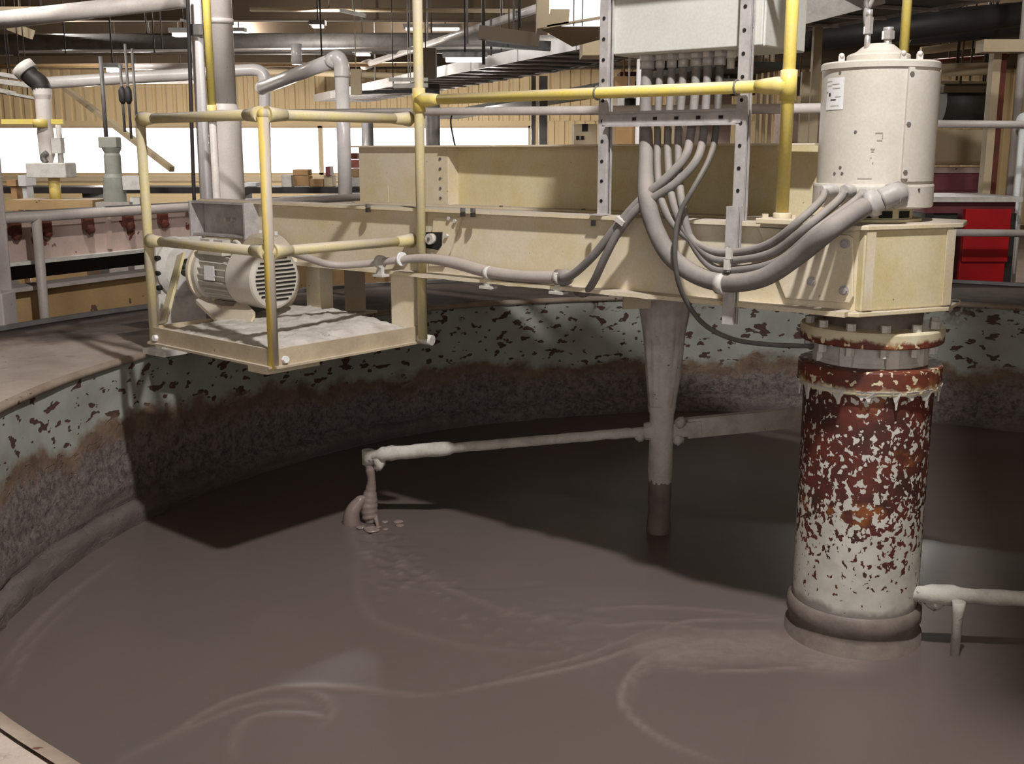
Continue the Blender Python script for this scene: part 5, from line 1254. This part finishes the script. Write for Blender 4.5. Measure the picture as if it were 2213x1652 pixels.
for k, (x0, y0, x1, y1, Y, w, h, m, lab) in enumerate(((20, 55, 70, 75, 15, .1, .12, 'rack_cream', 'short cream bracket under the slanting pipe at far left'), (735, 22, 790, 34, 14, .1, .04, 'white_metal', 'thin pale plate under the roof above the silver duct'), (760, 200, 940, 196, 17, .05, .05, 'dark', 'dark thin bar behind the silver duct under the tray'), (840, 172, 925, 172, 16, .05, .05, 'white_metal', 'short pale bar behind the tall yellow post, upper'), (850, 186, 925, 184, 16, .05, .06, 'white_metal', 'short pale bar behind the tall yellow post, lower'), (770, 150, 770, 205, 16, .14, .14, 'rack_cream', 'cream stub post between silver duct and tall yellow post'), (920, 105, 920, 172, 16.5, .3, .3, 'brown', 'brown box section behind the tall yellow post'), (1035, 70, 1165, 88, 12.5, .18, .14, 'brown', 'brown box section left of the white lamp box'), (1050, 92, 1190, 100, 13.5, .16, .10, 'dark', 'dark box section beneath the brown one'))):
    a, c = atY(x0, y0, Y), atY(x1, y1, Y); b = MB(); b.bar(a, c, w, h, up=(0, 0, 1) if abs(x1 - x0) > 5 else (0, 1, 0)); q = (a + c) / 2; b.cyl((q.x, q.y, max(a.z, c.z)), (q.x, q.y, CZ), .008, 6); tag(b.build('bracket' if m != 'brown' else 'duct', M[m]), lab, 'bracket' if m != 'brown' else 'duct')
for k, (x0, y0, x1, y1, Y, m, lab) in enumerate(((555, 20, 560, 28, 15.3, 'card', ''),)): pass
for k, (x0, x1, y0, y1, Y, m, lab) in enumerate(((20, 40, 388, 402, 14, 'card', 'small orange-tan carton at the far left below the window'), (45, 62, 378, 402, 14, 'paper', 'white carton at the far left below the window'), (610, 632, 378, 404, 15.2, 'white_metal', 'pale box beside the leftmost carton on the bench'), (706, 716, 360, 380, 15.3, 'maroon', 'dark red canister against the silver drop pipe'), (470, 500, 392, 402, 15.3, 'paper', 'white tray lying on the bench left of the thick duct'), (530, 556, 394, 402, 15.3, 'paper', 'white tray lying on the bench right of the thick duct'))):
    b = MB(); z0 = max(Zat(y1, Y), zb) if Y > 15 else Zat(y1, Y); b.box_ab((Xat(x0, Y), Y - .15, z0), (Xat(x1, Y), Y + .15, Zat(y0, Y))); 
    if Y < 15: b.box_ab((Xat(x0, Y) + .02, Y - .1, 0), (Xat(x1, Y) - .02, Y + .1, z0))
    tag(b.build('carton', M[m], bevel=.006), lab, 'carton')
# clutter behind the conduits and at the right
for k, (x0, x1, y0, y1, Y, m, nm, lab) in enumerate(((1330, 1372, 165, 192, 13.2, 'card', 'crate', 'tan crate high behind the front strut'), (1350, 1374, 196, 208, 12.9, 'paper', 'bowl_lamp', 'white bowl shaped shade behind the yellow rail'), (1400, 1470, 128, 150, 13.6, 'dark', 'beam', 'dark beam end behind the conduit fittings'), (1590, 1632, 150, 205, 13.5, 'brown', 'box', 'brown box left of the pale standpipes'), (1560, 1600, 170, 180, 13.1, 'paper', 'lamp', 'small white lamp beside the rear strut'), (1700, 1770, 165, 205, 14.5, 'brown', 'box', 'brown box behind the yellow post and drive motor'), (1752, 1770, 170, 186, 13, 'white_metal', 'gauge', 'small round pale gauge left of the drive motor'), (2040, 2130, 186, 200, 14.2, 'brown', 'beam', 'brown beam above the dark green vessel'), (2060, 2140, 240, 262, 14.4, 'dark', 'beam', 'dark beam under the dark green vessel'))):
    a, c = atY(x0, y0, Y), atY(x1, y1, Y); b = MB()
    if nm in ('bowl_lamp', 'gauge'): b.lathe([(.001, c.z - a.z), ((c.x - a.x) / 2, c.z - a.z), ((c.x - a.x) / 3, (c.z - a.z) / 2), (.02, 0)], ((a.x + c.x) / 2, Y, a.z), n=20)
    else: b.box_ab((a.x, Y, c.z), (c.x, Y + .3, a.z))
    b.cyl(((a.x + c.x) / 2, Y + .15, a.z), ((a.x + c.x) / 2, Y + .15, CZ), .012, 6)
    tag(b.build(nm, M[m]), lab, nm.replace('_', ' '))
# ------------------------------------------------------------------ light
w = bpy.data.worlds.new('sky'); SC.world = w; w.use_nodes = True
bgn = w.node_tree.nodes['Background']; bgn.inputs[0].default_value = (1.0, .985, .98, 1); bgn.inputs[1].default_value = 3.0
def area(name, loc, size, power, col=(1, .97, .93), rot=(0, 0, 0), size_y=None):
    d = bpy.data.lights.new(name, 'AREA'); d.energy = power; d.color = col; d.size = size
    if size_y: d.shape = 'RECTANGLE'; d.size_y = size_y
    o = bpy.data.objects.new(name, d); COL.objects.link(o); o.location = loc; o.rotation_euler = rot; return o
d = bpy.data.lights.new('high_bay_lamp', 'POINT'); d.energy = 1090; d.color = (1, .98, .955); d.shadow_soft_size = .10
o = bpy.data.objects.new('high_bay_lamp', d); COL.objects.link(o); o.location = (.75, 2.2, 5.05)
po = area('door_portal', ((DX0 + DX1) / 2, -5.1, DZ1 / 2), DX1 - DX0, 1, rot=(PI / 2, 0, 0), size_y=DZ1); po.data.cycles.is_portal = True
for k, (x, y, Y, P) in enumerate(((687, 56, 17.5, 150), (395, 72, 15.5, 120), (120, 60, 19.5, 150), (890, 62, 21.5, 170), (516, 70, 22.5, 260), (1420, 40, 18.5, 200), (2000, 60, 16.5, 240), (215, 330, 22.5, 260), (650, 330, 22.5, 260), (1050, 300, 22.5, 260))):  # hall lamps; the low ones before the windows are added to brighten the cladding
    d = bpy.data.lights.new('hall_lamp_and_fill', 'POINT'); d.energy = P; d.color = (1, .95, .88); d.shadow_soft_size = .07
    o = bpy.data.objects.new('hall_lamp_and_fill', d); COL.objects.link(o); o.location = atY(x, y, Y)
for x, y, z, P in ((-6.0, 11.5, 4.4, 170), (7.0, 17.0, 4.2, 300)):  # added out-of-view fills that brighten the trough side and the right background
    d = bpy.data.lights.new('aisle_fill', 'POINT'); d.energy = P; d.color = (1, .96, .9); d.shadow_soft_size = .12
    o = bpy.data.objects.new('aisle_fill', d); COL.objects.link(o); o.location = (x, y, z)
for x, y, z, P in ((-2.5, 7.2, 4.6, 420), (-4.8, 9.4, 4.5, 380), (.6, 9.2, 4.6, 330), (4.8, 9.0, 4.6, 300)):  # added spots aimed away from the slurry to brighten pipes and background
    d = bpy.data.lights.new('fill_spot', 'SPOT'); d.energy = P; d.color = (1, .97, .93); d.shadow_soft_size = .10
    d.spot_size = math.radians(78); d.spot_blend = .45
    o = bpy.data.objects.new('fill_spot', d); COL.objects.link(o); o.location = (x, y, z); o.rotation_euler = (math.radians(48), 0, 0)
SC.view_settings.view_transform = 'Standard'; SC.view_settings.look = 'None'
SC.view_settings.exposure = 0.0; SC.view_settings.gamma = 1.0
SC.view_settings.use_curve_mapping = False
SC.cycles.use_denoising = True
SC.cycles.max_bounces = 6; SC.cycles.diffuse_bounces = 4; SC.cycles.glossy_bounces = 3; SC.cycles.transparent_max_bounces = 8
SC.cycles.sample_clamp_indirect = 6.0
